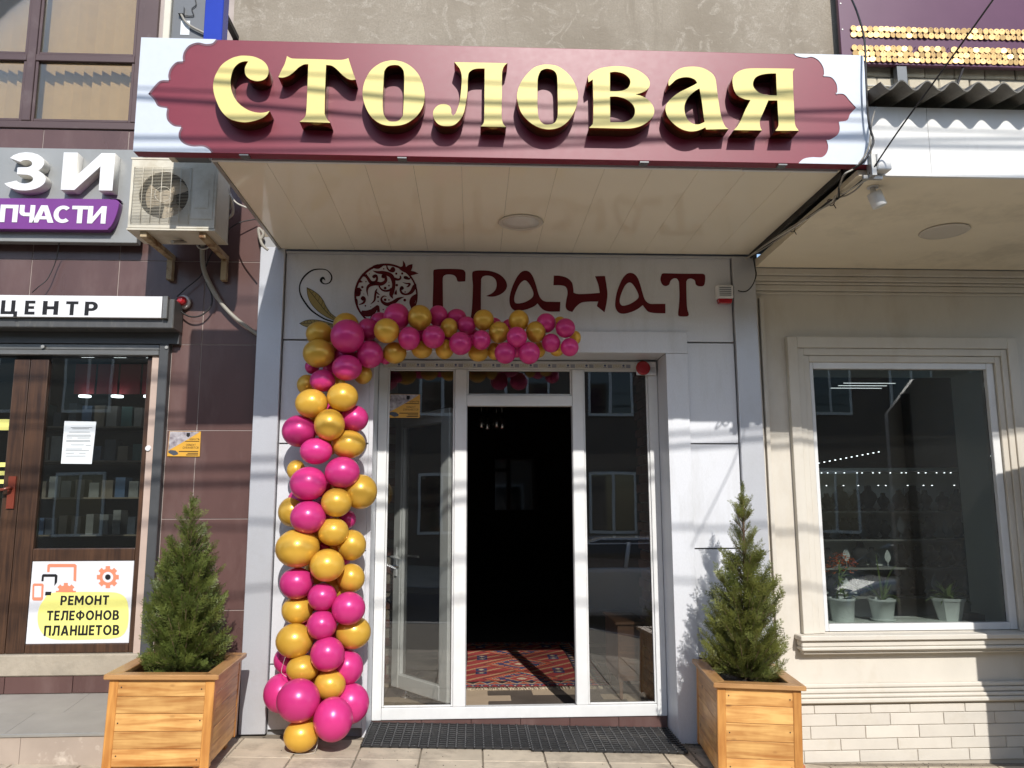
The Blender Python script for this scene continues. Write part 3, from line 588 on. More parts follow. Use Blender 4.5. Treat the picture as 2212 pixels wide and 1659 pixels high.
strokes('pomegranate_scroll', [
    [(935,520,10),(965,540,34),(975,480,30),(1022,497,1)], [(930,600,14),(948,620,16),(965,690,3)],
    [(1160,185,14),(1230,180,30),(1310,155,2)], [(1160,235,2),(1220,255,16),(1300,262,24),(1390,295,28),(1425,360,26),(1430,440,22),(1405,520,30),(1400,555,22),(1422,598,2)],
    [(1340,165,8),(1350,205,10),(1380,235,12),(1425,235,22),(1425,205,20),(1400,200,10)],
    [(1060,285,20),(1095,330,18),(1135,385,22),(1190,385,20),(1215,340,14),(1200,300,18),(1165,310,14),(1165,325,4)],
    [(990,370,22),(1020,380,6),(1030,375,2)], [(1020,290,18),(1060,290,24)],
    [(1100,570,2),(1085,490,12),(1110,430,20),(1190,400,26),(1270,405,24),(1325,370,20),(1325,315,18),(1295,300,22),(1275,325,4)],
    [(1240,430,10),(1265,470,10),(1310,495,12),(1370,490,14),(1400,460,8)],
    [(1130,670,2),(1180,620,12),(1190,560,14),(1200,500,12),(1220,465,2)], [(1195,500,10),(1225,530,8),(1255,550,1)],
    [(980,675,4),(1040,650,14),(1055,605,16),(1030,585,22),(1005,605,6)],
    [(1340,570,3),(1300,565,8),(1270,600,12),(1290,645,18),(1350,670,24),(1420,650,26),(1490,600,18),(1565,575,2)], [(1460,640,12),(1480,620,10),(1520,585,4)],
    [(1440,340,20),(1490,350,14),(1520,330,12),(1515,300,8)], [(1560,320,14),(1590,325,22),(1630,340,12),(1648,320,4)], [(1545,383,2),(1590,400,8),(1640,405,12),(1620,435,12),(1595,445,2)],
    [(1560,470,8),(1535,450,18),(1520,490,14),(1545,530,14),(1600,540,12),(1660,510,22),(1700,440,26),(1710,400,8)],
    [(1465,480,2),(1458,520,16),(1456,545,16)], [(1730,540,8),(1690,590,34),(1670,650,36),(1690,720,30)],
    [(1010,775,26),(1080,790,40),(1150,770,40),(1200,720,26),(1225,700,18),(1235,770,18)], [(1130,840,30),(1250,860,60),(1400,880,50)]],
    ZD, YV, M['maroon'], upper_panel,
    [(1302,210,9),(1464,273,15),(1541,271,15),(1117,274,6),(1071,376,9),(1024,447,16),(1044,537,6),(1320,460,19),(1369,428,12),(1369,385,6),(1471,422,17),(1579,510,9),(1227,575,14),(1230,631,10),(1320,612,18),(1369,613,10),(1574,616,19),(1064,690,11),(1134,703,6),(1295,738,9),(1340,717,6),(1410,222,26),(1175,312,22),(1297,310,24),(1032,602,22),(1582,325,20),(1538,462,22)])
strokes('scroll_ornament', [[(700,915,9),(640,895,10),(540,862,10),(440,805,10),(350,735,11),(270,630,11),(222,540,9),(210,450,8),(232,370,9),(290,290,10),(380,228,9),(480,214,7),(560,226,6),(612,275,8),(628,330,9),(603,385,8),(550,406,6),(505,392,10),(488,360,16),(500,335,16),(520,330,14),(545,360,2)],
    [(430,1212,7),(395,1196,7),(357,1216,7),(345,1270,7),(368,1320,7),(420,1338,7)]], ZD, YV, M['black'], upper_panel)
for lp, rib, veins in (([(305,452,1),(380,490),(450,540),(510,610),(550,690),(610,780),(690,850),(670,885,1),(560,835),(450,760),(360,660),(315,550)], [(305,452,2),(380,545,3),(470,660,3),(560,770,3),(680,875,2)],
                        [((330,482),(350,475)),((365,525),(395,500)),((405,575),(425,535)),((447,632),(467,565)),((490,690),(510,615)),((530,735),(540,680)),((570,785),(578,735)),((605,820),(610,785)),((640,845),(640,812))]),
                       ([(210,918,1),(290,880),(400,870),(520,888),(640,925),(700,950,1),(640,965),(500,985),(330,968),(260,948)], [(210,918,2),(400,916,3),(560,928,3),(700,950,2)],
                        [((260,915),(275,893)),((318,915),(308,880)),((365,914),(352,876)),((408,916),(400,872)),((470,918),(455,880)),((540,925),(520,890)),((600,935),(585,908))])):
    shape('ornament_leaf', [lp], ZD, YV, M['leafgold'], upper_panel, 0.0016)
    edge = closed_smooth(lp, 4); edge.append(edge[0])
    strokes('leaf_outline', [[(p.x, p.y, 2.6) for p in edge[i:i+12]] for i in range(0, len(edge)-1, 11)] + [rib] + [[(a[0], a[1], 2), ((a[0]+b[0])/2+4, (a[1]+b[1])/2+4, 2), (b[0], b[1], 2)] for a, b in veins], ZD, YV-0.0015, M['black'], upper_panel)

# ================================================================== CANTEEN SIGN
sg = empty('canteen_sign', (0.2, -1.69, 3.46), 'long crimson box sign with raised gold letters and pale scalloped ends', 'sign')
SX0, SX1, SZ0, SZ1, SY = -1.845, 2.255, 3.46, 4.13, -1.75
brd = box('sign_box', SX0, SX1, SY, -1.682, SZ0, SZ1, M['signred'], sg, 0.003)
Z1 = zoomed(0, 0, 2.07375); Z4 = zoomed(2200, 0, 2.07375)
YW = SY-0.004
scL = [(1313,238,1),(1290,262),(1250,267),(1200,258),(1150,275),(1120,310),(1110,345),(1112,372,1),(1070,378),(1035,415),(1022,455),(1025,487,1),(975,490),(940,520),(900,570,1),(935,605),(960,645),(1015,658,1),(1010,700),(1020,735),(1055,765),(1100,772,1),(1085,810),(1090,845),(1120,875),(1170,890),(1230,890),(1265,905),(1283,925,1)]
scR = [(260,322,1),(280,340),(330,350),(370,345),(410,365),(438,405),(445,445),(440,462,1),(490,470),(520,510),(525,555),(515,570,1),(565,572),(600,610),(640,655,1),(605,690),(585,730),(535,740,1),(540,785),(525,820),(480,848),(460,850,1),(470,890),(460,930),(430,955),(370,955),(320,965),(290,990,1)]
def clampz(p): return (p.x, min(max(p.z, SZ0+0.0005), SZ1-0.0005))
def smooth_open(pts, sub=5):
    out = []; n = len(pts)
    for i in range(n-1):
        c1, c2 = len(pts[i]) > 2, len(pts[i+1]) > 2
        p1, p2 = Vector(pts[i][:2]), Vector(pts[i+1][:2])
        p0 = 2*p1-p2 if (c1 or i == 0) else Vector(pts[i-1][:2]); p3 = 2*p2-p1 if (c2 or i == n-2) else Vector(pts[i+2][:2])
        for k in range(sub):
            t = k/sub; out.append(0.5*((2*p1)+(p2-p0)*t+(2*p0-5*p1+4*p2-p3)*t*t+(3*p1-p0-3*p2+p3)*t**3))
    out.append(Vector(pts[-1][:2])); return out
for sc, Zf, ex in ((scL, Z1, SX0+0.001), (scR, Z4, SX1-0.001)):
    cur = [clampz(Zf(p.x, p.y, YW)) for p in smooth_open(sc)]
    cur[0] = (cur[0][0], SZ1-0.0005); cur[-1] = (cur[-1][0], SZ0+0.0005)
    me = curve_mesh('sign_end_panel', [cur + [(ex, SZ0+0.0005), (ex, SZ1-0.0005)]], 0.003)
    me.transform(Matrix.Translation((0, YW+0.0017, 0))); mesh_obj('sign_end_panel', me, M['signwhite'], sg)
    b = MB(); d = 0.010 if ex < 0 else -0.010
    for p, q in zip(cur, cur[1:]):
        t = Vector((q[0]-p[0], q[1]-p[1]));
        if t.length < 1e-5: continue
        n = Vector((-t.y, t.x)).normalized()*0.011
        if ex > 0: n = Vector((-t.y, t.x)).normalized()*0.011
        a1 = (p[0]+n.x, p[1]+n.y); b1 = (q[0]+n.x, q[1]+n.y)
        cl = lambda w: (w[0], SY-0.002, min(max(w[1], SZ0+0.0005), SZ1-0.0005))
        b.face([cl(p), cl(q), cl(b1), cl(a1)])
    b.build('sign_end_outline', M['signedge'], sg)
ZA = zoomed(600, 100, 4.0218); ZB = zoomed(1100, 120, 3.403); ZC = zoomed(1700, 140, 3.16)
S = []
S.append((ZA, [[(765,905,1),(720,960),(640,1005),(500,1038),(380,1028),(280,990),(190,900),(125,760),(98,640),(105,540),(140,450),(200,360),(300,290),(400,257),(480,253),(580,265),(680,310),(735,370),(752,440),(735,500),(690,540),(610,555),(530,530),(480,480),(470,410),(485,365),(510,322,1),(460,322),(400,345),(345,400),(315,480),(305,570),(320,680),(370,780),(440,850),(540,905),(640,925),(710,920)]]))
S.append((ZA, [[(968,257,1),(1010,280),(1060,288),(1300,293),(1560,302),(1640,297),(1692,281,1),(1720,370),(1750,460),(1778,535,1),(1730,540),(1680,525),(1620,480),(1560,420),(1500,375),(1430,363,1),(1420,600),(1413,900),(1418,950),(1440,1000),(1480,1045,1),(1115,1033,1),(1165,990),(1192,930),(1205,700),(1218,355,1),(1170,358),(1110,390),(1050,445),(990,490),(920,512),(865,508,1),(900,430),(940,350)]]))
S.append((ZB, [[(188,192),(290,215),(380,275),(450,370),(488,500),(487,600),(455,690),(390,770),(290,830),(170,848),(60,830),(-30,770),(-90,680),(-125,570),(-126,470),(-95,370),(-40,285),(40,225),(110,200)], [(190,240),(240,250),(275,290),(285,340),(285,450),(275,710),(262,760),(225,795),(180,803),(130,795),(95,755),(78,710),(73,600),(85,340),(95,290),(130,252)]]))
S.append((ZB, [[(785,210,1),(1050,215),(1317,220,1),(1285,250),(1268,290),(1262,340),(1262,500),(1258,700),(1262,780),(1275,825),(1303,858,1),(1047,852,1),(1075,820),(1083,770),(1086,500),(1088,275,1),(1000,278),(950,300),(925,345),(918,500),(905,600),(880,720),(840,790),(780,840),(710,850),(640,838),(590,790),(573,730),(585,680),(630,638),(690,628),(735,645),(755,680),(758,720),(775,745,1),(800,715),(825,650),(845,560),(858,420),(858,340),(840,280),(810,240)]]))
S.append((ZB, [[(1710,233),(1810,248),(1900,305),(1970,390),(2015,500),(2018,590),(1990,690),(1930,790),(1840,860),(1730,882),(1620,860),(1520,795),(1450,710),(1415,600),(1413,520),(1440,430),(1500,340),(1580,265),(1650,240)], [(1720,278),(1775,295),(1805,335),(1813,400),(1815,500),(1818,680),(1812,760),(1785,815),(1730,832),(1680,828),(1640,790),(1620,720),(1615,600),(1617,450),(1620,370),(1645,305),(1680,283)]]))
S.append((ZC, [[(70,265,1),(110,225),(180,190),(270,173),(360,170),(450,180),(540,210),(610,260),(642,310),(640,360),(610,395),(560,420),(512,430,1),(580,450),(640,490),(675,540),(686,590),(670,640),(620,690),(560,725),(480,745),(400,748),(250,745),(80,741,1),(105,715),(118,680),(120,500),(115,293,1),(76,320,1)],
     [(276,228,1),(330,223),(400,240),(450,280),(463,320),(445,365),(400,393),(340,401),(276,401,1)], [(276,453,1),(340,453),(420,475),(480,520),(505,570),(500,620),(470,660),(410,685),(340,688),(278,688,1)]]))
S.append((ZC, [[(820,355,1),(815,330),(820,300),(850,250),(900,205),(960,180),(1050,173),(1130,185),(1200,220),(1240,260),(1257,310),(1268,400),(1285,520),(1300,610),(1320,680),(1345,730),(1375,752,1),(1165,757,1),(1158,738,1),(1110,760),(1060,773),(1000,773),(930,750),(860,700),(810,640),(788,570),(800,520),(840,470),(910,415),(990,375),(1050,345),(1082,325,1),(1060,295),(1010,275),(950,275),(890,295),(850,330)],
     [(1103,376,1),(1050,410),(1000,460),(970,520),(965,570),(975,620),(1000,670),(1050,703),(1100,707),(1150,685,1),(1140,620),(1125,500)]]))
S.append((ZC, [[(1985,193,1),(1972,215),(1968,240),(1975,450),(1985,650),(1993,720),(2025,768,1),(1805,768,1),(1830,730),(1835,690),(1830,600),(1824,488,1),(1742,488,1),(1720,540),(1690,610),(1668,660),(1663,700),(1670,740),(1682,765,1),(1420,762,1),(1455,725),(1490,660),(1530,570),(1575,485,1),(1520,475),(1460,445),(1425,395),(1410,330),(1412,280),(1440,235),(1500,203),(1580,190),(1780,190)],
     [(1812,238,1),(1740,240),(1670,252),(1620,280),(1600,330),(1610,370),(1650,410),(1700,430),(1760,438),(1820,440,1)]]))
LD = 0.098; LF = SY-LD
for Zf, loops in S:
    L = [[(w.x, w.z) for w in (Zf(p.x, p.y, LF) for p in closed_smooth(lp, 5))] for lp in loops]
    me = curve_mesh('letter', L, LD-0.001, 0.0012); me.transform(Matrix.Translation((0, LF+LD/2-0.0005, 0)))
    me.materials.append(M['gold_face']); me.materials.append(M['gold_side'])
    for p in me.polygons: p.material_index = 0 if p.normal.y < -0.7 else 1
    mesh_obj('letter', me, None, sg)
for xq in (-1.28, -0.42, 0.93, 1.72): box('clip', xq, xq+0.05, SY+0.004, SY+0.05, SZ0-0.008, SZ0-0.0005, M['cabinet'], sg)
for xq in (-1.2, 0.2, 1.6): box('mount_bar', xq, xq+0.04, -1.681, -1.602, 3.55, 4.0, M['steel'], sg)

# ================================================================== UPPER WALLS
uw = box('plaster_wall', -1.91, 3.02, 0.0, 0.3, 4.46, 7.5, M['concrete']); tag(uw, 'bare stained beige plaster wall above the crimson sign', 'wall')

# ================================================================== PHONE SHOP (left)
shop = empty('phone_shop_building', (-3.2, 0.03, 0.1), 'brown tiled building with upper blinds window and shuttered phone shop door', 'building')
WY = 0.03
wl_ = MB()
wl_.box(-2.245, -1.606, WY+0.009, 0.3, 0.0, 4.445); wl_.box(-6.5, -2.245, WY+0.009, 0.3, 2.75, 4.445); wl_.box(-2.60, -1.915, WY+0.009, 0.3, 4.45, 7.5)
shop_wall = wl_.build('wall', M['grout'], shop)
TP = 0.6435; gx0 = -2.671; tz0 = 0.826
def wtile(x0, x1, z0, z1):
    if x1-x0 < 0.02 or z1-z0 < 0.02: return
    box('tile', x0+0.0026, x1-0.0026, WY+0.005+random.uniform(-0.0006, 0.0006), WY+0.0088, z0+0.0026, z1-0.0026, M['browntile'], shop_wall, 0.001)
for i in range(-6, 3):
    for j in range(-2, 7):
        x0, x1 = gx0+i*TP, gx0+(i+1)*TP; z0, z1 = tz0+j*TP, tz0+(j+1)*TP
        z1 = min(z1, 4.445); x1 = min(x1, -1.61); z0 = max(z0, 0.0)
        if x0 >= x1 or z0 >= z1: continue
        if z1 <= 2.80 and x1 <= -2.245: continue
        if z0 < 2.75 and x0 < -2.245:
            if x1 > -2.245: wtile(-2.243, x1, z0, z1)
            if z1 > 2.76: wtile(x0, min(x1, -2.245), 2.752, z1)
            continue
        wtile(x0, x1, z0, z1)
# upper window
win = box('window', -6.5, -2.605, 0.02, 0.075, 4.447, 4.505, M['brownframe'], shop, 0.004)
for (x0, x1, z0, z1) in ((-3.487, -3.420, 4.507, 7.4), (-2.662, -2.606, 4.507, 7.4), (-4.55, -4.485, 4.507, 7.4)): box('frame_post', x0, x1, 0.018, 0.074, z0, z1, M['brownframe'], win, 0.004)
for (x0, x1) in ((-4.484, -3.488), (-3.419, -2.663)):
    box('frame_rail', x0, x1, 0.018, 0.074, 5.005, 5.06, M['brownframe'], win, 0.004)
    for (z0, z1) in ((4.507, 5.003), (5.062, 7.4)):
        box('pane', x0, x1, 0.045, 0.051, z0, z1, M['glassup'], win)
        for (a, b, c, d) in ((x0+0.001, x0+0.022, z0, z1), (x1-0.022, x1-0.001, z0, z1), (x0+0.023, x1-0.023, z0+0.001, z0+0.02)): box('frame_bead', a, b, 0.028, 0.044, c, d, M['brownframe'], win, 0.002)
sl = MB(); sl.hexa([(0, 0, 4.40), (0.088, 0.03, 4.40), (0.088, 0.0315, 4.40), (0, 0.0015, 4.40)], [(0, 0, 7.4), (0.088, 0.03, 7.4), (0.088, 0.0315, 7.4), (0, 0.0015, 7.4)]); slm = sl.mesh('blind_slat')
for i in range(30): mesh_obj('blind_slat', slm, M['blind'], win, loc=(-4.5+i*0.073, 0.15+random.uniform(-0.006, 0.006), random.uniform(-0.01, 0.01)), rot=(0, 0, 0.18+random.uniform(-0.16, 0.16)))
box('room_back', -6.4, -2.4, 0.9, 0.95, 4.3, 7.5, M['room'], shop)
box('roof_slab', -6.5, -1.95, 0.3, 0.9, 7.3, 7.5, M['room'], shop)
box('side_reveal', -2.604, -2.50, 0.0, 0.1, 4.447, 7.4, M['brownframe'], shop)
# sign plate with raised letters
zs = empty('parts_sign', (-3.0, -0.05, 3.49), 'grey sign plate with big white raised letters over a purple strip', 'sign')
pl = box('sign_plate', -5.6, -2.497, -0.10, -0.03, 3.495, 4.228, M['greyplate'], zs, 0.004)
for (s, bx) in (('З', (45, 922, 275, 1160)), ('И', (387, 925, 683, 1158))):
    Yf = -0.19; a = Z1(bx[0], bx[1], Yf); b = Z1(bx[2], bx[3], Yf)
    me = glyph_mesh(s, a.x, b.x, b.z, a.z, Yf, 0.089, True, 0.002); me.materials.append(M['white']); me.materials.append(M['whiteside'])
    for p in me.polygons: p.material_index = 0 if p.normal.y < -0.7 else 1
    mesh_obj('letter', me, None, zs)
YP = -0.165
shape('purple_strip', [[(-700,1198,1),(600,1208),(690,1212),(718,1222),(722,1245),(705,1310),(680,1365),(655,1390),(615,1397),(200,1393),(-700,1385,1)]], Z1, YP, M['purple'], zs, 0.064, 0.003)
for s, x0, x1 in (('П', 5, 103), ('Ч', 122, 205), ('А', 205, 325), ('С', 330, 425), ('Т', 440, 530), ('И', 537, 640)):
    o = (x0)/640*10
    glyph_px('letter', s, Z1, (x0, 1243+o, x1, 1350+o), YP-0.004, M['white'], zs, 0.0035)
# shutter box with CENTER lettering
sh = box('shutter_box', -5.0, -2.17, -0.165, 0.02, 2.835, 3.055, M['darkmetal'], shop, 0.006)
sp = MB(); sp.hexa([(-5.0, -0.20, 2.905), (-2.245, -0.20, 2.905), (-2.245, -0.166, 2.905), (-5.0, -0.166, 2.905)], [(-5.0, -0.20, 3.062), (-2.245, -0.20, 3.062), (-2.245, -0.166, 3.062), (-5.0, -0.166, 3.062)])
sp.build('sign_board', M['white'], sh)
Z5 = zoomed(0, 700, 2.07375); Z6 = zoomed(0, 1450, 2.07375)
for s, x0, x1, d in (('Ц', 10, 103, 8), ('Е', 155, 208, 0), ('Н', 263, 350, 0), ('Т', 403, 470, 0), ('Р', 518, 590, 0)):
    o = x0/60
    glyph_px('letter', s, Z5, (x0, 372+o, x1, 456+o), -0.202, M['black'], sh, 0.0015)
for (x0, x1) in ((-2.240, -2.205),): box('end_cap', x0, x1, -0.202, -0.166, 2.90, 3.066, M['shutter'], sh, 0.003)
box('lintel_box', -5.0, -2.175, -0.02, 0.055, 2.75, 2.833, M['guide'], shop)  # dark grey box closing the gap between shutter box and bar
sbar = MB(); sbar.box(-5.0, -2.318, -0.012, 0.05, 2.665, 2.703); sbar.box(-5.0, -2.318, -0.004, 0.05, 2.705, 2.748); sbar.build('shutter_bar', M['shutter'], shop, 0.004)
for xq in (-3.15, -2.26): b = MB(); b.lathe([(0.012, -0.03), (0.012, -0.013)], (xq, 0, 2.722), 'Y', 12); b.build('bolt', M['galv'], shop)
box('shutter_guide', -2.314, -2.246, -0.02, 0.06, 0.30, 2.75, M['guide'], shop, 0.004)
box('jamb', -2.372, -2.3145, 0.012, 0.12, 0.30, 2.664, M['pinkstone'], shop)
# door set: wood framed
ds = box('door_frame', -2.414, -2.373, 0.035, 0.10, 0.545, 2.664, M['darkwood'], shop, 0.003)
DY = 0.045
for (n, x0, x1, z0, z1) in (('door_stile', -3.375, -3.262, 0.545, 2.64), ('door_stile', -3.258, -3.128, 0.545, 2.64), ('rail', -3.126, -2.416, 1.178, 1.266), ('rail', -3.126, -2.416, 0.545, 0.608)):
    box(n, x0, x1, DY-0.01, DY+0.05, z0, z1, M['darkwood'], ds, 0.006, 2)
box('pane', -3.126, -2.416, DY+0.02, DY+0.026, 1.268, 2.66, M['glass2'], ds)
box('door_pane', -4.2, -3.377, DY+0.02, DY+0.026, 1.0, 2.66, M['glass2'], ds)
box('door_stile', -4.3, -4.202, DY-0.01, DY+0.05, 0.545, 2.64, M['darkwood'], ds, 0.006)
box('door_panel', -4.2, -3.377, DY+0.005, DY+0.04, 0.545, 0.998, M['darkwood'], ds)
post = box('poster', -3.124, -2.418, DY-0.004, DY+0.012, 0.610, 1.176, M['poster'], ds)
YQ = DY-0.006
shape('poster_blob', [[(265,640),(300,600),(400,590),(640,590),(720,598),(765,630),(780,690),(778,780),(755,840),(700,870),(560,878),(360,880),(280,860),(238,810),(228,740),(240,680)]], Z6, YQ, M['lemon'], ds, 0.001)
for s, bx in (('РЕМОНТ', (370,612,660,667)), ('ТЕЛЕФОНОВ', (287,704,722,759)), ('ПЛАНШЕТОВ', (270,794,723,851))):
    glyph_px('poster_text', s, Z6, bx, YQ-0.0015, M['black'], ds, 0.001)
def gear(cx, cy, r):
    pts = []
    for i in range(8):
        for da, rr in ((-0.2, 1.0), (0.2, 1.0), (0.26, 0.76), (0.52, 0.76)):
            a = i*math.pi/4+da; pts.append((cx+rr*r*math.cos(a), cy+rr*r*math.sin(a)))
    return pts
shape('poster_gear', [gear(655, 499, 68), circ(655, 499, 33)], Z6, YQ, M['orange'], ds, 0.001, smooth=False)
shape('poster_gear_hub', [circ(655, 499, 17)], Z6, YQ, M['black'], ds, 0.001, smooth=False)
gp = [p for p in gear(400, 595, 62)]
shape('poster_gear', [[(min(max(x, 338), 465), min(y, 592)) for x, y in gp]], Z6, YQ, M['orange'], ds, 0.0006, smooth=False)
def pxbox(b, Zf, x0, y0, x1, y1, Y):
    a = Zf(x0, y0, Y); c = Zf(x1, y1, Y); b.box(a.x, c.x, Y, Y+0.001, c.z, a.z)
shape('poster_tablet', [[(288,425),(300,419),(455,419),(465,428),(462,525,1),(446,520,1),(448,438,1),(303,438,1),(300,468,1),(286,468,1)]], Z6, YQ-0.0004, M['orange'], ds, 0.0006, smooth=False)
shape('poster_phone', [[(205,538),(258,538),(265,546),(260,632),(252,641),(203,641),(195,632),(198,546)], [(208,552),(252,552),(249,622),(206,622)]], Z6, YQ-0.0004, M['orange'], ds, 0.0006, smooth=False)
shape('poster_monitor', [[(255,488),(262,481),(340,481),(349,490),(346,530),(330,552),(333,497),(266,497),(264,524),(251,524)]], Z6, YQ-0.0006, M['black'], ds, 0.0006, smooth=False)
shape('poster_base', [[(276,588),(312,588),(310,610),(273,610)]], Z6, YQ-0.0006, M['black'], ds, 0.0006, smooth=False)
# handle of the brown door
b = MB(); a = Z5(72, 1540, DY-0.012); b.box(a.x-0.026, a.x+0.026, DY-0.024, DY-0.0105, a.z-0.115, a.z+0.115); b.tube([(a.x, DY-0.02, a.z+0.03), (a.x, DY-0.065, a.z+0.03), (a.x-0.03, DY-0.07, a.z+0.02), (a.x-0.14, DY-0.068, a.z+0.005)], 0.011, 8); b.build('door_handle', M['brownhandle'], ds)
a = Z5(897, 1272, 0.0); b = MB(); b.lathe([(0.018, 0.0), (0.022, 0.012), (0.022, 0.03)], (a.x, 0, a.z), 'Y', 16); b.build('bell_push', M['white'], shop)
# yellow stickers at the left edge
for (y0, y1, x1) in ((1095, 1162, 52), (1358, 1385, 38), (1410, 1436, 33), (1462, 1487, 27)):
    a = Z5(-60, y0, DY+0.016); c = Z5(x1, y1, DY+0.016); box('sticker', a.x, c.x, DY+0.0165, DY+0.0195, c.z, a.z, M['lemon'], ds)
# paper notice
nt_ = empty('paper_notice', Z5(475, 1365, 0.055), 'white printed paper notice taped inside the phone shop window', 'notice')
a = Z5(390, 1106, 0.060); c = Z5(583, 1365, 0.060)
shape('sheet', [[(392,1106,1),(585,1110,1),(557,1367,1),(370,1365,1)]], Z5, 0.058, M['paper'], nt_, 0.0012, smooth=False)
b = MB()
for i, (x0, x1, y) in enumerate(((430,560,1145),(440,540,1152),(420,545,1172),(405,552,1190),(404,552,1197),(404,440,1208),(470,545,1208),(402,548,1222),(402,548,1230),(430,510,1250),(520,552,1255),(400,500,1275),(398,540,1285),(398,450,1300),(480,520,1300),(398,520,1318))):
    pxbox(b, Z5, x0, y, x1, y+2.5, 0.0568)
b.build('print_lines', M['cabinet'], nt_)
# cement sill, skirting, step
sl_ = box('sill', -5.0, -2.235, -0.015, 0.12, 0.40, 0.543, M['cement'], shop, 0.008)
for i in range(5): box('skirting_tile', -2.30-(i+1)*0.46, -2.30-i*0.46-0.004, -0.004, 0.1, 0.285, 0.397, M['browntile'], shop, 0.002)
stp = empty('shop_step', (-3.2, -0.4, 0.05), 'low grey stone step before the phone shop door', 'step')
b = MB(); b.hexa([(-6, -0.675, -0.1), (-2.225, -0.675, -0.1), (-2.225, 0.03, -0.1), (-6, 0.03, -0.1)], [(-6, -0.675, 0.193), (-2.225, -0.675, 0.186), (-2.225, 0.03, 0.264), (-6, 0.03, 0.271)]); b.build('core', M['cement'], stp)
for i in range(6):
    for k in range(2):
        x1 = -2.222-i*0.6+ (0.18 if k else 0); x0 = x1-0.6
        if k and i == 0: x1 = -2.222
        y0, y1 = (-0.69, -0.35) if k == 0 else (-0.35, 0.02)
        if x0 >= x1: continue
        f = lambda y: 0.187+0.115*(y+0.69)
        b = MB(); b.hexa([(x0+0.001, y0+0.001, f(y0)-0.004), (x1-0.001, y0+0.001, f(y0)-0.004), (x1-0.001, y1-0.001, f(y1)-0.004), (x0+0.001, y1-0.001, f(y1)-0.004)], [(x0+0.001, y0+0.001, f(y0)+0.014), (x1-0.001, y0+0.001, f(y0)+0.014), (x1-0.001, y1-0.001, f(y1)+0.014), (x0+0.001, y1-0.001, f(y1)+0.014)]); b.build('tread_tile', M['steptop'], stp)
for i in range(5): box('riser_tile', -2.224-(i+1)*0.5, -2.224-i*0.5-0.002, -0.688, -0.676, -0.02, 0.181, M['stepface'], stp, 0.001)
box('nosing', -5.0, -2.222, -0.698, -0.690, 0.181, 0.200, M['galv'], stp, 0.002)
# inside the phone shop
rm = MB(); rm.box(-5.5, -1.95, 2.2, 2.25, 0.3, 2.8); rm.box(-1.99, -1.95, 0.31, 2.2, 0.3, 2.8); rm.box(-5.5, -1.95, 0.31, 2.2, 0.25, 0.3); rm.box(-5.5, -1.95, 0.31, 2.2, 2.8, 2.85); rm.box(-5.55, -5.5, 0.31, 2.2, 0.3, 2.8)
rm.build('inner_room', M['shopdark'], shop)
for i, zq in enumerate((1.02, 1.33, 1.64, 1.95, 2.24)):
    box('display_shelf', -3.75, -2.45, 1.02, 1.35, zq-0.012, zq, M['boxt'], shop)
    for k in range(11):
        w = random.uniform(0.06, 0.095); hh = random.uniform(0.12, 0.21); xq = -3.70+k*0.112
        o = box('product_box', xq, xq+w, 1.05+random.uniform(0, 0.04), 1.2, zq+0.0005, zq+hh, M[random.choice(['boxw', 'boxd', 'boxt', 'boxb', 'boxg', 'boxw'])])
        tag(o, 'small phone accessory box on the shelves behind the phone shop glass', 'box', 'accessory boxes on phone shop shelves')
box('shelf_unit', -3.76, -2.44, 1.36, 1.40, 0.3, 2.45, M['shopdark'], shop)
for k in range(5): box('red_poster', -3.42+k*0.19, -3.25+k*0.19, 1.03, 1.04, 2.52, 2.78, M['redprint'], shop)
for xq in (-3.30, -3.03, -2.76):
    b = MB(); b.lathe([(0.048, 2.485), (0.048, 2.5)], (xq, 0.98, 0), 'Z', 16); b.build('spotlight', M['led'], shop)
# cabinets above
cbx = empty('wall_cabinet', (-1.9, -0.9, 3.83), 'grey equipment cabinet with cable and paper label beside the upper window', 'cabinet')
box('cabinet_body', -1.968, -1.752, -1.05, -0.78, 3.83, 5.6, M['cabinet'], cbx, 0.004)
box('cabinet_edge', -2.012, -1.9685, -1.075, -0.78, 3.83, 5.6, M['acwhite'], cbx, 0.004)
box('support_arm', -1.90, -1.86, -0.779, -0.001, 4.3, 4.34, M['steel'], cbx); box('support_arm', -1.90, -1.86, -0.779, -0.001, 5.2, 5.24, M['steel'], cbx)
a = Z1(1100, 125, -1.052); c = Z1(1150, 212, -1.052); box('paper_label', a.x, c.x, -1.0525, -1.0505, c.z, a.z, M['paper'], cbx)
tube('cable', smooth_path([Z1(1100, 85, -1.07), Z1(1125, 130, -1.072), Z1(1170, 165, -1.072), Z1(1250, 205, -1.07)]), 0.008, M['cablegrey'], cbx)
box('bracket', *(lambda p: (p.x-0.017, p.x+0.017, -1.08, -1.0505, p.z-0.025, p.z+0.025))(Z1(1105, 70, -1.06)), M['cabinet'], cbx)
tube('cable', smooth_path([Z1(1185, -10, -1.058), Z1(1190, 30, -1.058), Z1(1165, 55, -1.058), Z1(1175, 95, -1.058), Z1(1120, 95, -1.058)]), 0.003, M['cable'], cbx)
bl = box('light_box', -1.746, -1.628, -1.09, -0.98, 3.83, 5.6, M['blue'], None, 0.004); tag(bl, 'glossy blue upright light box beside the grey cabinet', 'light box')
# burglar beacon
bc = empty('alarm_beacon', Z5(1110, 380, 0.0), 'round red alarm beacon on white base beside the shutter box', 'beacon')
p = Z5(1112, 382, 0.0); b = MB(); b.lathe([(0.052, 0.03), (0.052, 0.0), (0.046, -0.008)], (p.x, 0, p.z), 'Y', 24); b.build('base', M['white'], bc)
b = MB(); b.lathe([(0.036, -0.009), (0.036, -0.03), (0.030, -0.05), (0.012, -0.06)], (p.x, 0, p.z), 'Y', 24); b.build('dome', M['redlens'], bc)
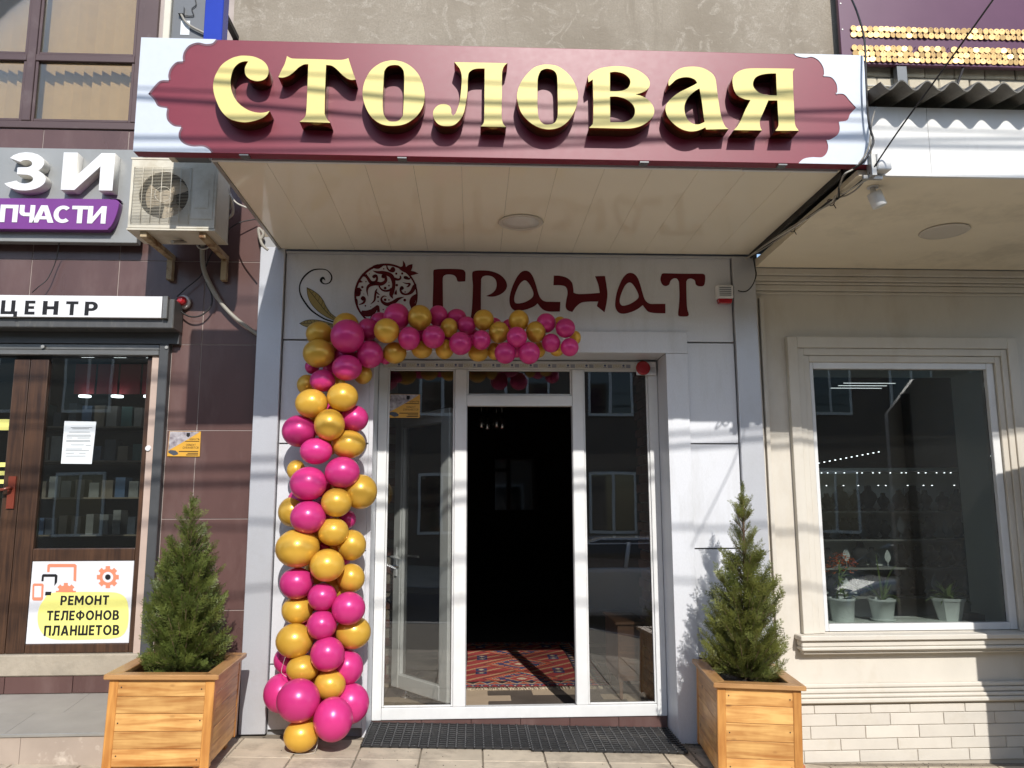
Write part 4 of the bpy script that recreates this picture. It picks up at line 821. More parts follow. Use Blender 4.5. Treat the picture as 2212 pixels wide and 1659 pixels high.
# security stickers
def security(name, Zf, q, Y, label):
    t = empty(name, Zf(q[3][0], q[3][1], Y), label, 'sticker')
    f = lambda u, v: (q[0][0]+(q[1][0]-q[0][0])*u+(q[3][0]-q[0][0])*v+(q[2][0]-q[1][0]-q[3][0]+q[0][0])*u*v, q[0][1]+(q[1][1]-q[0][1])*u+(q[3][1]-q[0][1])*v+(q[2][1]-q[1][1]-q[3][1]+q[0][1])*u*v)
    shape('sheet', [[(*p, 1) for p in q]], Zf, Y, M['stickor'], t, 0.0015, smooth=False)
    shape('photo_corner', [[(*f(0.01, 0.01), 1), (*f(0.97, 0.01), 1), (*f(0.62, 0.30), 1), (*f(0.01, 0.78), 1)]], Zf, Y-0.0005, M['stickgrey'], t, 0.0004, smooth=False)
    shape('car_print', [[(*f(0.02, 0.80), 1), (*f(0.09, 0.75), 1), (*f(0.24, 0.77), 1), (*f(0.33, 0.86), 1), (*f(0.32, 0.93), 1), (*f(0.2, 0.97), 1), (*f(0.03, 0.86), 1)]], Zf, Y-0.0008, M['boxd'], t, 0.0004, smooth=False)
    shape('crest', [[(*f(0.55, 0.06), 1), (*f(0.66, 0.06), 1), (*f(0.66, 0.18), 1), (*f(0.605, 0.24), 1), (*f(0.55, 0.18), 1)]], Zf, Y-0.0009, M['black'], t, 0.0004, smooth=False)
    for s, u0, v0, u1, v1 in (('БЕРКУТЪ', 0.66, 0.28, 0.97, 0.345), ('ОБЪЕКТ', 0.56, 0.50, 0.86, 0.575), ('ОХРАНЯЕТСЯ', 0.46, 0.61, 0.95, 0.69)):
        a = Zf(*f(u0, v0), Y); c = Zf(*f(u1, v1), Y); text('sticker_text', s, a.x, c.x, c.z, a.z, Y-0.001, M['black'], t, 0.0005)
    b = MB()
    for u0, u1, v, h in ((0.52, 0.97, 0.385, 0.02), (0.35, 0.95, 0.79, 0.025), (0.62, 0.95, 0.86, 0.025), (0.58, 0.95, 0.925, 0.03)):
        a = Zf(*f(u0, v), Y); c = Zf(*f(u1, v+h), Y); b.box(a.x, c.x, Y-0.001, Y-0.0006, c.z, a.z)
    b.build('print_lines', M['black'], t)
security('security_sticker', Z5, [(1030, 1168), (1220, 1170), (1213, 1322), (1015, 1320)], WY-0.003, 'orange security company sticker on the brown tiled wall above the thuja')
Z6b = zoomed(1050, 1050, 2.328)
security('security_sticker', Z6b, [(217, 243), (421, 246), (418, 406), (202, 404)], 0.3085, 'orange security company sticker on the glass left of the doorway')
# air conditioner
ac = empty('air_conditioner', (-2.08, -0.4, 3.45), 'aged cream air conditioner unit with wire fan guard on brackets', 'air conditioner')
AX0, AX1, AY0, AY1, AZ0, AZ1 = -2.378, -1.785, -0.55, -0.245, 3.452, 3.952
p = Z1(995, 1185, AY0); fcx, fcz, fr = p.x, p.z, 0.168
fl = closed_smooth([(AX0+0.004, AZ0+0.004, 1), (AX1-0.004, AZ0+0.004, 1), (AX1-0.004, AZ1-0.004, 1), (AX0+0.004, AZ1-0.004, 1)])
me = curve_mesh('front_panel', [[(q.x, q.y) for q in fl], [(fcx+fr*math.cos(i*math.pi/24), fcz+fr*math.sin(i*math.pi/24)) for i in range(48)]], 0.012); me.transform(Matrix.Translation((0, AY0+0.006, 0))); mesh_obj('front_panel', me, M['acwhite'], ac)
bd = MB()
bd.box(AX0, AX0+0.012, AY0+0.013, AY1, AZ0, AZ1); bd.box(AX1-0.012, AX1, AY0+0.013, AY1, AZ0, AZ1); bd.box(AX0, AX1, AY1-0.012, AY1, AZ0, AZ1)
bd.box(AX0-0.004, AX1+0.004, AY0-0.002, AY1+0.004, AZ1, AZ1+0.012); bd.box(AX0-0.002, AX1+0.002, AY0+0.0, AY1, AZ0-0.012, AZ0); bd.build('casing', M['acwhite'], ac)
b = MB(); b.tube([(fcx, AY0+0.0125, fcz), (fcx, AY0+0.15, fcz)], fr+0.006, 40, cap=False); b.box(AX0+0.02, AX1-0.02, AY0+0.151, AY0+0.16, AZ0+0.02, AZ1-0.02); b.build('fan_shroud', M['acdark'], ac)
box('service_cover', -2.0+0.045, AX1-0.02, AY0-0.004, AY0-0.0002, AZ0+0.07, AZ1-0.05, M['acwhite'], ac, 0.0015)
box('service_plate', -1.955+0.02, AX1-0.05, AY0-0.007, AY0-0.0045, 3.60, 3.735, M['acwhite'], ac, 0.001)
b = MB()
for k in range(3):
    a0 = math.radians(20+k*120); n = 8
    for i in range(n):
        t0, t1 = i/n, (i+1)/n; pts = []
        for t, rr in ((t0, 0.05), (t1, 0.05), (t1, 0.155), (t0, 0.155)):
            a = a0+t*math.radians(62)*(1.0 if rr > 0.1 else 1.3)
            pts.append((fcx+rr*math.cos(a), AY0+0.05+0.05*t, fcz+rr*math.sin(a)))
        b.face(pts)
b.build('fan_blades', M['fanblade'], ac)
b = MB(); b.lathe([(0.054, AY0+0.095), (0.054, AY0+0.045), (0.045, AY0+0.04)], (fcx, 0, fcz), 'Y', 24); b.build('fan_hub', M['fanblade'], ac)
b = MB(); gx, gX = Z1(820, 1025, AY0).x, Z1(1165, 1025, AY0).x; gZ, gzz = Z1(1000, 1022, AY0).z, Z1(1000, 1357, AY0).z
n = 38
for i in range(n+1):
    z = gzz+(gZ-gzz)*i/n; b.tube([(gx, AY0-0.012, z), (gX, AY0-0.012, z)], 0.0016, 4)
for i in range(7):
    x = gx+(gX-gx)*i/6; b.tube([(x, AY0-0.014, gzz), (x, AY0-0.014, gZ)], 0.0022, 5)
for (x, z) in ((gx, gzz), (gX, gzz), (gx, gZ), (gX, gZ)): b.tube([(x, AY0-0.014, z), (x, AY0+0.002, z)], 0.003, 5)
b.tube([(fcx+0.055*math.cos(i*math.pi/12), AY0-0.015, fcz+0.055*math.sin(i*math.pi/12)) for i in range(25)], 0.002, 4)
b.build('wire_guard', M['acwhite'], ac)
for xq in (-2.30, -1.90):
    b = MB(); b.box(xq, xq+0.045, -0.52, WY-0.001, 3.400, 3.439); b.box(xq+0.002, xq+0.043, -0.025, WY-0.001, 3.24, 3.399)
    b.build('bracket', M['rust'], ac, 0.002)
hose = smooth_path([Z1(1335, 1180, -0.3), Z1(1400, 1240, -0.12), Z1(1250, 1440, -0.1), Z1(1230, 1560, -0.05), Z5(1250, 220, -0.03), Z5(1330, 370, -0.02), Z5(1430, 480, -0.02), Z5(1570, 585, -0.01)], 8)
tube('pipe', hose, [0.018 if i < 40 else 0.0145 for i in range(len(hose))], M['cablegrey'], ac, 10)
tube('pipe', smooth_path([Z1(1360, 1100, -0.35), Z1(1400, 1190, -0.25), Z1(1415, 1290, -0.15), Z1(1370, 1340, -0.1), Z1(1240, 1480, -0.08)], 6), 0.011, M['cablewhite'], ac)
tube('pipe', smooth_path([Z1(1395, 1180, -0.3), Z1(1440, 1235, -0.4), Z1(1525, 1270, -0.5)], 6), 0.006, M['cablewhite'], ac)
tube('pipe', smooth_path([Z1(1045, 1470, -0.45), Z1(1130, 1465, -0.3), Z1(1230, 1440, -0.1)], 6), 0.012, M['cablegrey'], ac)
for k in range(3): tube('cable_coil', [(Z1(1235, 1490, -0.1)+Vector((0.045*math.cos(i*math.pi/10), 0.01*k, 0.03*math.sin(i*math.pi/10)+0.005*k))) for i in range(21)], 0.005, M['cablewhite'], ac, 6)
def cable(name, pts, r, m, label, sub=7, n=7):
    return tag(tube(name, smooth_path(pts, sub), r, m, None, n), label, 'cable')
cable('cable', [Z5(1075, 350, -0.02), Z5(1130, 300, -0.02), Z5(1225, 215, -0.02), Z5(1300, 60, -0.03), Z1(1420, 1370, -0.06), Z1(1560, 1330, -0.02)], 0.0045, M['cable'], 'thin black cable rising from the beacon past the air conditioner')
cable('cable', [Z5(1075, 380, -0.02), Z5(1090, 430, -0.02), Z5(1150, 470, -0.03), Z5(1220, 465, -0.03), Z5(1280, 410, -0.02), Z5(1285, 340, -0.02), Z5(1250, 260, -0.02)], 0.006, M['cable'], 'black cable hanging in a loop beside the red beacon')
cable('cable', [Z5(360, 20, -0.08), Z5(340, 130, -0.02), Z5(290, 240, -0.03), Z5(235, 290, -0.06), Z5(195, 325, -0.1)], 0.0035, M['cable'], 'thin wire dangling from the grey sign to the shutter box')
cable('cable', [Z1(1580, 1460, -0.03), Z1(1600, 1420, -0.03), Z1(1570, 1390, -0.03), Z1(1590, 1480, -0.03), Z1(1630, 1520, -0.03)], 0.012, M['cablegrey'], 'grey pipe stub behind the left canopy corner')

# ================================================================== JEWELLER (right)
jew = empty('jeweller_building', (3.3, 0.05, -0.25), 'cream limestone shop front with moulded window surround and block plinth', 'building')
JY = 0.05
LX0, LX1 = 2.19, 5.2
w_ = MB(); w_.box(LX0, 2.60, JY, 0.30, 0.13, 3.40); w_.box(4.08, LX1, JY, 0.30, 0.13, 3.40); w_.box(2.60, 4.08, JY, 0.30, 2.662, 3.40); w_.box(2.60, 4.08, JY, 0.30, 0.13, 0.628)
w_.build('wall', M['limestone'], jew)
def trim(name, segs, m=M['limestone'], bv=0.003):
    b = MB()
    for s in segs: b.box(*s)
    return b.build(name, m, jew, bv)
for (o, i, yf) in ((2.425, 2.502, 0.0), (2.504, 2.552, 0.014), (2.554, 2.598, 0.027)):
    zt = 2.62+(2.625-o)*1.12; zi = 2.62+(2.625-i)*1.12; ro = 4.08+(2.6-o); ri = 4.08+(2.6-i)
    trim('window_surround', [(o, i, yf, JY-0.001, 0.622, zt), (ri, ro, yf, JY-0.001, 0.622, zt), (i+0.0005, ri-0.0005, yf, JY-0.001, zi, zt)])
trim('corner_rib', [(2.192, 2.214, 0.020, JY-0.001, 0.28, 3.17)]); trim('corner_rib', [(2.226, 2.256, 0.008, JY-0.001, 0.28, 3.155)])
for k, (z0, z1, yf) in enumerate(((3.190, 3.215, 0.035), (3.217, 3.262, 0.018), (3.264, 3.285, 0.006), (3.287, 3.325, -0.012), (3.327, 3.382, -0.03))): trim('cornice', [(LX0, LX1, yf, JY-0.001, z0, z1)], bv=0.006)
for (z0, z1, yf, x0) in ((0.583, 0.620, -0.075, 2.372), (0.538, 0.581, -0.048, 2.386), (0.512, 0.536, -0.058, 2.384), (0.498, 0.510, -0.036, 2.396), (0.482, 0.496, -0.022, 2.404)): trim('window_sill', [(x0, 4.32, yf, JY-0.001, z0, z1)], bv=0.006)
for (z0, z1, yf) in ((0.238, 0.268, 0.012), (0.205, 0.236, -0.004), (0.178, 0.203, -0.028), (0.146, 0.176, -0.045)): trim('plinth_moulding', [(LX0, LX1, yf, JY-0.001, z0, z1)], bv=0.007)
plinth = box('plinth', LX0, LX1, -0.004, 0.30, -0.40, 0.144, M['limejoint'], jew)
ZW = zoomed(2200, 1450, 2.07375)
rows = [(0.127, 0.070, (387, 730, 970, 1305)), (0.066, -0.014, (515, 845, 1170, 1480)), (-0.018, -0.102, (690, 1015, 1350)), (-0.106, -0.180, (535, 880, 1205)), (-0.184, -0.262, (645, 997, 1308))]
for z1, z0, js in rows:
    X = [ZW(j, 1400, 0.0).x for j in js]; st = (X[-1]-X[0])/(len(X)-1)
    while X[0] > LX0: X.insert(0, X[0]-st)
    while X[-1] < LX1: X.append(X[-1]+st)
    for a, c in zip(X, X[1:]):
        a, c = max(a, LX0), min(c, LX1)
        if c-a < 0.02: continue
        b = MB(); hx_, hz_ = (c-a)/2-0.002, (z1-z0)/2-0.0002; b.box(-hx_, hx_, -0.012, 0.0, -hz_, hz_)
        mesh_obj('block', b.mesh('block', 0.003), M['limebrick'], plinth, loc=((a+c)/2, -0.0005+random.uniform(-0.001, 0.001), (z0+z1)/2))
# window
jw = box('window', 2.604, 2.634, 0.045, 0.12, 0.632, 2.657, M['upvc'], jew, 0.004)
for (x0, x1, z0, z1) in ((4.018, 4.076, 0.632, 2.657), (2.635, 4.017, 0.632, 0.684), (2.635, 4.017, 2.600, 2.657)): box('window_bar', x0, x1, 0.045, 0.12, z0, z1, M['upvc'], jw, 0.004)
box('pane', 2.635, 4.017, 0.083, 0.091, 0.685, 2.599, M['glass2'], jw)
# inside
ir = MB(); ir.box(4.02, 4.10, 0.122, 0.52, 0.64, 2.66); ir.box(2.52, 2.632, 0.122, 0.52, 0.64, 2.66); ir.box(2.634, 4.018, 0.122, 0.52, 2.61, 2.66); ir.box(2.634, 4.018, 0.122, 0.52, 0.60, 0.672)
ir.build('inner_reveal', M['reveal'], jew)
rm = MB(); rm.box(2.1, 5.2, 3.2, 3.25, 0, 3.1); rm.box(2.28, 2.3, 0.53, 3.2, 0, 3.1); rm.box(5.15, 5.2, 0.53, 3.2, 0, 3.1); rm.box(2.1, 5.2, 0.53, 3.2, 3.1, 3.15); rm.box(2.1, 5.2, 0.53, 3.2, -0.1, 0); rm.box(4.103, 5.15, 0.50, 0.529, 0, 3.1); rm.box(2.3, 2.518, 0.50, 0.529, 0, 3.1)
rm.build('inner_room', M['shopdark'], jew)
for zq in (0.45, 0.75, 1.00, 1.25, 1.50, 1.86): box('display_shelf', 2.35, 4.6, 1.15, 1.45, zq-0.012, zq, M['shopwall'], jew)
box('display_back', 2.35, 4.6, 1.46, 1.48, 0.2, 1.9, M['reveal'], jew)
b = MB()
for zq, n, x0, x1 in ((1.838, 26, 2.45, 4.5), (1.725, 15, 2.50, 4.45)):
    for i in range(n):
        x = x0+(x1-x0)*(i+random.uniform(-0.3, 0.3))/(n-1); b.box(x, x+0.008, 1.13, 1.14, zq, zq+0.005)
for i in range(13): b.box(3.0+i*0.05, 3.012+i*0.05, 1.0, 1.008, 1.91+i*0.009, 1.915+i*0.009)
tag(b.build('led_points', M['led'], jew), kind='stuff')
for x0, x1, yq in ((3.28, 3.75, 0.9), (3.30, 3.75, 1.05), (3.30, 3.78, 1.2)): box('led_strip', x0, x1, yq, yq+0.006, 2.62, 2.624, M['led_soft'], jew)
def bust(x, y, z, s, m, kind):
    b = MB()
    if kind == 0:     # necklace bust: shoulders tapering to a neck
        b.lathe([(0.055*s, 0), (0.06*s, 0.012*s), (0.03*s, 0.03*s), (0.05*s, 0.06*s), (0.075*s, 0.10*s), (0.06*s, 0.14*s), (0.03*s, 0.165*s), (0.026*s, 0.20*s), (0.012*s, 0.205*s)], (0, 0, 0), 'Z', 14)
        for i, v in enumerate(b.v): b.v[i] = (v[0], v[1]*0.6, v[2])
    else:             # leaf shaped earring card on a foot
        b.tube([(0, 0, 0), (0, 0, 0.04*s)], 0.004, 6)
        pts = [(0, 0.04), (0.03, 0.08), (0.036, 0.11), (0.02, 0.155), (0, 0.19), (-0.02, 0.155), (-0.036, 0.11), (-0.03, 0.08)]
        n = len(pts); f = [(p[0]*s, -0.004, p[1]*s) for p in pts]; bk = [(p[0]*s, 0.004, p[1]*s) for p in pts]
        b.face(f); b.face(bk[::-1])
        for i in range(n): b.face([f[i], bk[i], bk[(i+1)%n], f[(i+1)%n]])
    me = b.mesh('jewellery_stand'); o = mesh_obj('jewellery_stand', me, m, None, loc=(x, y, z+0.0005))
    if kind == 0: tag(o, 'dark necklace bust on the shelves behind the jeweller window', 'stand', 'dark necklace busts on the shelves')
    else: tag(o, 'pale leaf shaped earring card on the shelves behind the jeweller window', 'stand', 'pale earring cards on the shelves')
for zq in (0.75, 1.00, 1.25, 1.50):
    for i in range(13):
        k = 1 if random.random() < 0.22 else 0
        bust(2.95+i*0.135+random.uniform(-0.02, 0.02), 1.27, zq, random.uniform(0.8, 1.15), M['bustwhite'] if k else M['bust'], k)
for (x, zq, w, h) in ((3.38, 1.50, 0.16, 0.10), (4.02, 1.50, 0.16, 0.13), (3.95, 1.25, 0.14, 0.10), (3.45, 1.25, 0.10, 0.07), (4.05, 1.0, 0.08, 0.06), (3.55, 0.75, 0.1, 0.05), (3.98, 0.75, 0.12, 0.07)):
    o = box('display_card', x, x+w, 1.40, 1.41, zq+0.0005, zq+h+0.08, M['bustwhite']); tag(o, 'pale card standing at the back of a jeweller shelf', 'card', 'pale cards at the back of the shelves')
# potted plants on the inner sill
def pot(cx, zc, r1, r0, h, saucer, octo, label):
    t = empty('potted_plant', (cx, 0.27, zc), label, 'potted plant')
    b = MB(); n = 8 if octo else 28
    b.lathe([(r0, 0), (r0*1.02, 0.004), (r1, h-0.02), (r1*1.07, h-0.02), (r1*1.07, h), (r1*0.97, h), (r1*0.93, h-0.03)], (cx, 0.27, zc), 'Z', n, sm=not octo); b.build('pot', M['pot'], t)
    b = MB(); b.lathe([(r1*0.9, 0), (r1*0.5, 0.006)], (cx, 0.27, zc+h-0.035), 'Z', 16); b.build('soil', M['soil'], t)
    if saucer: b = MB(); b.lathe([(r0*1.15, 0), (r0*1.35, 0.018), (r0*1.3, 0.02), (r0*1.1, 0.008)], (cx, 0.27, zc-0.0), 'Z', 28); b.build('saucer', M['pot'], t)
    return t
def leafblade(b, base, tip, w, droop, n=6, thick=0.004):
    base, tip = Vector(base), Vector(tip); d = tip-base; sd = d.cross(Vector((0, 0, 1)))
    sd = sd.normalized() if sd.length > 1e-4 else Vector((1, 0, 0)); up = sd.cross(d).normalized()
    L, R, T = [], [], []
    for i in range(n+1):
        t = i/n; p = base+d*t+Vector((0, 0, droop*4*t*(1-t))); ww = w*(1-t**1.6)*(0.8+0.4*math.sin(math.pi*min(1, t*1.3)))
        L.append(p-sd*ww+up*ww*0.35); R.append(p+sd*ww+up*ww*0.35); T.append(p-up*thick)
    for i in range(n):
        b.face([L[i], T[i], T[i+1], L[i+1]], sm=True); b.face([T[i], R[i], R[i+1], T[i+1]], sm=True); b.face([L[i], L[i+1], R[i+1], R[i]], sm=True)
PZ = 0.673
p1 = pot(ZW(556, 700, 0.27).x, PZ, 0.092, 0.078, 0.175, False, False, 'white pot with tall orange flowering plant at the window corner')
p2 = pot(ZW(800, 700, 0.27).x, PZ+0.001, 0.094, 0.070, 0.165, True, False, 'white pot with spiky aloe standing on a saucer')
p3 = pot(ZW(1203, 700, 0.27).x, PZ, 0.118, 0.082, 0.17, False, True, 'white angular pot with broad leaved succulent rosette')
c1, c2, c3 = p1.location, p2.location, p3.location
b = MB(); top = c1+Vector((0.0, 0, 0.46)); b.tube([c1+Vector((-0.04, 0, 0.15)), c1+Vector((-0.015, 0, 0.3)), top], 0.006, 6); b.tube([c1+Vector((0.03, 0, 0.15)), c1+Vector((0.0, 0, 0.33)), top+Vector((0.1, 0.02, -0.03))], 0.004, 6)
for k in range(9):
    a = random.uniform(-0.5, 0.8); st = c1+Vector((0.02, 0, 0.18+0.025*k)); leafblade(b, st, st+Vector((0.11*math.cos(k*2.1), 0.06*math.sin(k*2.1), -0.02)), 0.024, 0.02)
b.build('leaves', M['succulent'], p1)
b = MB()
for k in range(130):
    a = random.uniform(0, 2*math.pi); r = 0.13*math.sqrt(random.random()); q = top+Vector((r*math.cos(a)+0.01, 0.5*r*math.sin(a), 0.03-0.8*r*r/0.13+random.uniform(-0.035, 0.03)))
    for m_ in range(3):
        an = m_*2.1+a; u = Vector((math.cos(an), math.sin(an), 0.4))*0.010; v = Vector((-math.sin(an), math.cos(an), 0.3))*0.007; b.face([q, q+u+v, q+u*1.5, q+u-v])
b.build('flowers', M['flower'], p1)
b = MB()
for (dx, dy, dz, w) in ((-0.02, 0.0, 0.36, 0.017), (0.14, 0.02, 0.27, 0.013), (-0.16, 0.02, 0.14, 0.014), (0.10, 0.06, 0.17, 0.013), (-0.20, -0.02, 0.10, 0.013), (0.16, 0.03, 0.0, 0.010), (-0.08, 0.08, 0.18, 0.013), (0.05, -0.06, 0.14, 0.013), (0.11, -0.08, -0.02, 0.009)):
    leafblade(b, c2+Vector((0, 0, 0.14)), c2+Vector((dx, dy, 0.14+dz)), w, 0.05 if abs(dx) > 0.1 else 0.0)
b.build('leaves', M['succulent'], p2)
b = MB()
for k in range(22):
    a = k*2.4; r = 0.07+0.005*k; leafblade(b, c3+Vector((0, 0, 0.14)), c3+Vector((r*math.cos(a)*1.15, r*math.sin(a)*0.8, 0.14+0.16-0.009*k)), 0.021, 0.03)
b.build('leaves', M['succulent'], p3)
box('stand', 3.80, 3.93, 0.2, 0.34, 0.673, 0.72, M['bust'], jew)
# canopy over the jeweller
jc = empty('jeweller_canopy', (3.4, -0.9, 3.4), 'white fascia canopy with corrugated roof sheet over the jeweller window', 'canopy')
b = MB(); b.hexa([(2.195, -1.70, 3.418), (5.2, -1.70, 3.418), (5.2, -0.032, 3.386), (2.195, -0.032, 3.386)], [(2.195, -1.70, 3.45), (5.2, -1.70, 3.45), (5.2, -0.032, 3.45), (2.195, -0.032, 3.45)]); b.build('soffit', M['soffit_r'], jc)
box('wall_shadow_gap', 2.20, 5.2, -0.030, 0.045, 3.384, 3.45, M['joint'], jc)
for x0, x1 in ((2.268, 2.62), (2.621, 3.6), (3.601, 5.2)): box('fascia_sheet', x0, x1, -1.722, -1.702, 3.408, 3.83, M['fascia'], jc, 0.002)
box('fascia_lip', 2.268, 5.2, -1.727, -1.7225, 3.408, 3.424, M['fascia'], jc)
b = MB(); pit = 0.147; NX = 20*14
def rz_(x, t): return 3.862+0.32*t+0.028*math.cos(2*math.pi*(x-2.384)/pit)
ny = 4
for dz, flip in ((0, False), (0.008, True)):
    for i in range(NX):
        xa, xb = 2.262+i*pit/14, 2.262+(i+1)*pit/14
        for j in range(ny):
            ta, tb = j/ny, (j+1)/ny; ya, yb = -1.90+1.88*ta, -1.90+1.88*tb
            q = [(xa, ya, rz_(xa, ta)+dz), (xb, ya, rz_(xb, ta)+dz), (xb, yb, rz_(xb, tb)+dz), (xa, yb, rz_(xa, tb)+dz)]
            b.face(q if flip else q[::-1], sm=True)
for i in range(NX):
    xa, xb = 2.262+i*pit/14, 2.262+(i+1)*pit/14
    b.face([(xa, -1.90, rz_(xa, 0)), (xb, -1.90, rz_(xb, 0)), (xb, -1.90, rz_(xb, 0)+0.008), (xa, -1.90, rz_(xa, 0)+0.008)])
b.build('corrugated_roof', M['asbestos'], jc)
b = MB(); b.lathe([(0.150, 3.404), (0.160, 3.398), (0.152, 3.393), (0.122, 3.392)], (3.214, -0.851, 0), 'Z', 40); b.build('downlight', M['trimring'], jc)
b = MB(); b.lathe([(0.120, 3.404), (0.120, 3.3935), (0.05, 3.393)], (3.214, -0.851, 0), 'Z', 40); b.build('downlight', M['downlight'], jc)
# white brick wall and sequin board
bw = empty('brick_wall', (4.2, 0.05, 4.0), 'pale silicate brick wall above the corrugated roof', 'wall')
box('mortar', 3.03, 6.6, 0.010, 0.3, 4.0, 7.5, M['mortar'], bw)
bwid, bh = 0.262, 0.101
bmv = []
for v in range(4):
    b = MB(); b.box(-bwid/2+0.005, bwid/2-0.005, -0.012, 0.012, -bh/2+0.005, bh/2-0.005); me = b.mesh('brick', 0.008)
    for q in me.vertices: q.co += Vector((random.uniform(-0.003, 0.003), random.uniform(-0.002, 0.002), random.uniform(-0.003, 0.003)))
    bmv.append(me)
for r in range(6):
    for i in range(8):
        x = 3.17+i*bwid+(bwid/2 if r % 2 else 0)+random.uniform(-0.012, 0.012)
        mesh_obj('brick', random.choice(bmv), M['whitebrick'], bw, loc=(x, 0.008+random.uniform(-0.003, 0.003), 4.77+r*bh))
sq = empty('sequin_board', (3.9, -0.4, 4.89), 'plum board with rows of hanging gold sequin discs above the brick wall', 'sign')
box('board', 2.965, 6.3, -0.10, -0.06, 5.072, 7.2, M['plum'], sq, 0.003)
for zq in (5.37, 5.60): b = MB(); b.lathe([(0.006, -0.104), (0.006, -0.1005)], (2.985, 0, zq), 'Y', 10); b.build('screw', M['galv'], sq)
b = MB(); b.lathe([(0.0248, -0.0008), (0.0248, 0.0008)], (0, 0, 0), 'Y', 16); dm = b.mesh('sequin_disc')
for zq, x0 in ((5.374, 3.072), (5.324, 3.072), (5.207, 3.068), (5.157, 3.074), (5.109, 3.072)):
    n = 34
    for i in range(n):
        if random.random() < 0.02: continue
        mesh_obj('sequin_disc', dm, M['sequin'], sq, loc=(x0+i*0.0461, -0.113+random.uniform(-0.002, 0.002), zq+random.uniform(-0.0015, 0.0015)+i*0.0002), rot=(random.uniform(-0.10, 0.22), 0, random.uniform(-0.25, 0.25)))
    b = MB()
    for i in range(n): b.box(x0+i*0.0461-0.002, x0+i*0.0461+0.002, -0.118, -0.1005, zq+0.014, zq+0.018)
    tag(b.build('sequin_pins', M['steel'], sq), kind='stuff')
tube('bracket', [(3.10, -0.08, 5.065), (2.95, -0.12, 5.02), (2.70, -0.16, 4.93)], 0.018, M['steel'], sq)
box('bracket', 3.42, 3.50, -0.09, -0.03, 4.3, 5.070, M['cabinet'], sq)
tube('bracket', [(3.98, -0.08, 5.07), (3.90, -0.05, 4.85), (3.84, -0.03, 4.6)], 0.011, M['steel'], sq)
# sensor box, spot lamp, cables at the canopy corner
jb = empty('junction_box', (2.40, -1.76, 3.42), 'small white sensor box on the fascia corner', 'box')
q0 = Z4(765, 925, -1.80); q1 = Z4(860, 1030, -1.80)
box('body', q0.x, q1.x, -1.80, -1.735, q1.z, q0.z, M['fascia'], jb, 0.006)
box('mount', q0.x-0.03, q0.x-0.001, -1.79, -1.7285, q1.z-0.03, q0.z-0.005, M['galv'], jb, 0.002)
box('mount', q0.x-0.06, q1.x-0.03, -1.75, -1.7285, q1.z-0.035, q1.z-0.012, M['galv'], jb, 0.002)
sl2 = empty('spot_lamp', (2.36, -1.55, 3.42), 'small white cylindrical spot lamp hanging under the canopy corner', 'lamp')
b = MB(); b.lathe([(0.033, 3.414), (0.033, 3.408)], (2.36, -1.55, 0), 'Z', 20); b.build('mount', M['upvc'], sl2)
b = MB(); b.lathe([(0.016, 3.4075), (0.016, 3.36), (0.012, 3.355)], (2.36, -1.55, 0), 'Z', 16); b.build('stem', M['upvc'], sl2)
b = MB(); b.lathe([(0.012, 0.085), (0.040, 0.082), (0.042, 0.076), (0.042, -0.005), (0.036, -0.01)], (0, 0, 0), 'Z', 28); me = b.mesh('lamp_body'); me.transform(Matrix.Translation((2.392, -1.55, 3.300)) @ Matrix.Rotation(math.radians(-20), 4, 'Y')); mesh_obj('lamp_body', me, M['upvc'], sl2)
Z9 = zoomed(2100, 420, 3.4567)
def zz(x, y, z):                                # point of a zoom pixel on the horizontal plane z
    X = (2100+x/3.4567)*0.737333; Yp = (420+y/3.4567)*0.737333
    v = RT*((X-1106.0)/FP) - UP*((Yp-829.5)/FP) + FW; return CAM+v*((z-CAM.z)/v.z)
zc = 3.40
bund = [zz(310, 1150, 3.44), zz(480, 1045, zc), zz(760, 860, zc-0.02), zz(1000, 690, zc), zz(1160, 585, zc-0.02), zz(1220, 540, zc)]
for k, (r, m, tail) in enumerate(((0.006, 'cable', [zz(1240, 440, zc), Z9(1320, 300, -1.70), Z9(1480, 190, -1.79), Z9(1570, 40, -1.80), Z4(742, 840, -1.80), Z4(715, 740, -1.80), Z4(700, 500, -1.80), Z4(690, 250, -1.78), Z4(650, 90, -1.7), Z4(605, -20, -1.6)]),
                        (0.005, 'cablegrey', [zz(1280, 330, zc), Z9(1400, 245, -1.74), Z9(1530, 60, -1.79), Z4(735, 740, -1.79), Z4(760, 650, -1.79)]),
                        (0.005, 'cablegrey', [zz(1330, 520, zc-0.03), zz(1430, 450, zc-0.03), Z9(1520, 330, -1.62), Z9(1555, 200, -1.76), Z9(1560, -40, -1.79)]),
                        (0.0045, 'cablewhite', [zz(1300, 500, zc-0.01), zz(1480, 390, zc-0.01), Z9(1620, 330, -1.6), Z9(1700, 270, -1.73)]),
                        (0.004, 'cable', [zz(1400, 430, zc), zz(1520, 330, zc)]))):
    pts = [p+Vector((random.uniform(-0.012, 0.012), random.uniform(-0.01, 0.01), random.uniform(-0.012, 0.006))) for p in bund]+tail
    cable('cable', pts, r, M[m], ['black cable climbing from the canopy corner past the sign end', 'grey cable of the canopy corner bundle reaching the fascia', 'grey cable sagging below the bundle beside the spot lamp', 'pale cable leading to the white sensor box', 'short black cable in the canopy corner bundle'][k])
for (x, y) in ((760, 860), (1155, 590)):
    p = zz(x, y, zc); b = MB(); b.tube([p+Vector((0.022*math.cos(i*math.pi/6), 0, 0.022*math.sin(i*math.pi/6)-0.004)) for i in range(13)], 0.003, 5); b.tube([p+Vector((0.01, -0.01, -0.02)), p+Vector((0.02, -0.02, -0.05))], 0.003, 5)
    tag(b.build('cable_tie', M['cable']), 'black tie round the cable bundle, '+('nearer the wall' if x == 760 else 'nearer the sign'), 'cable tie')
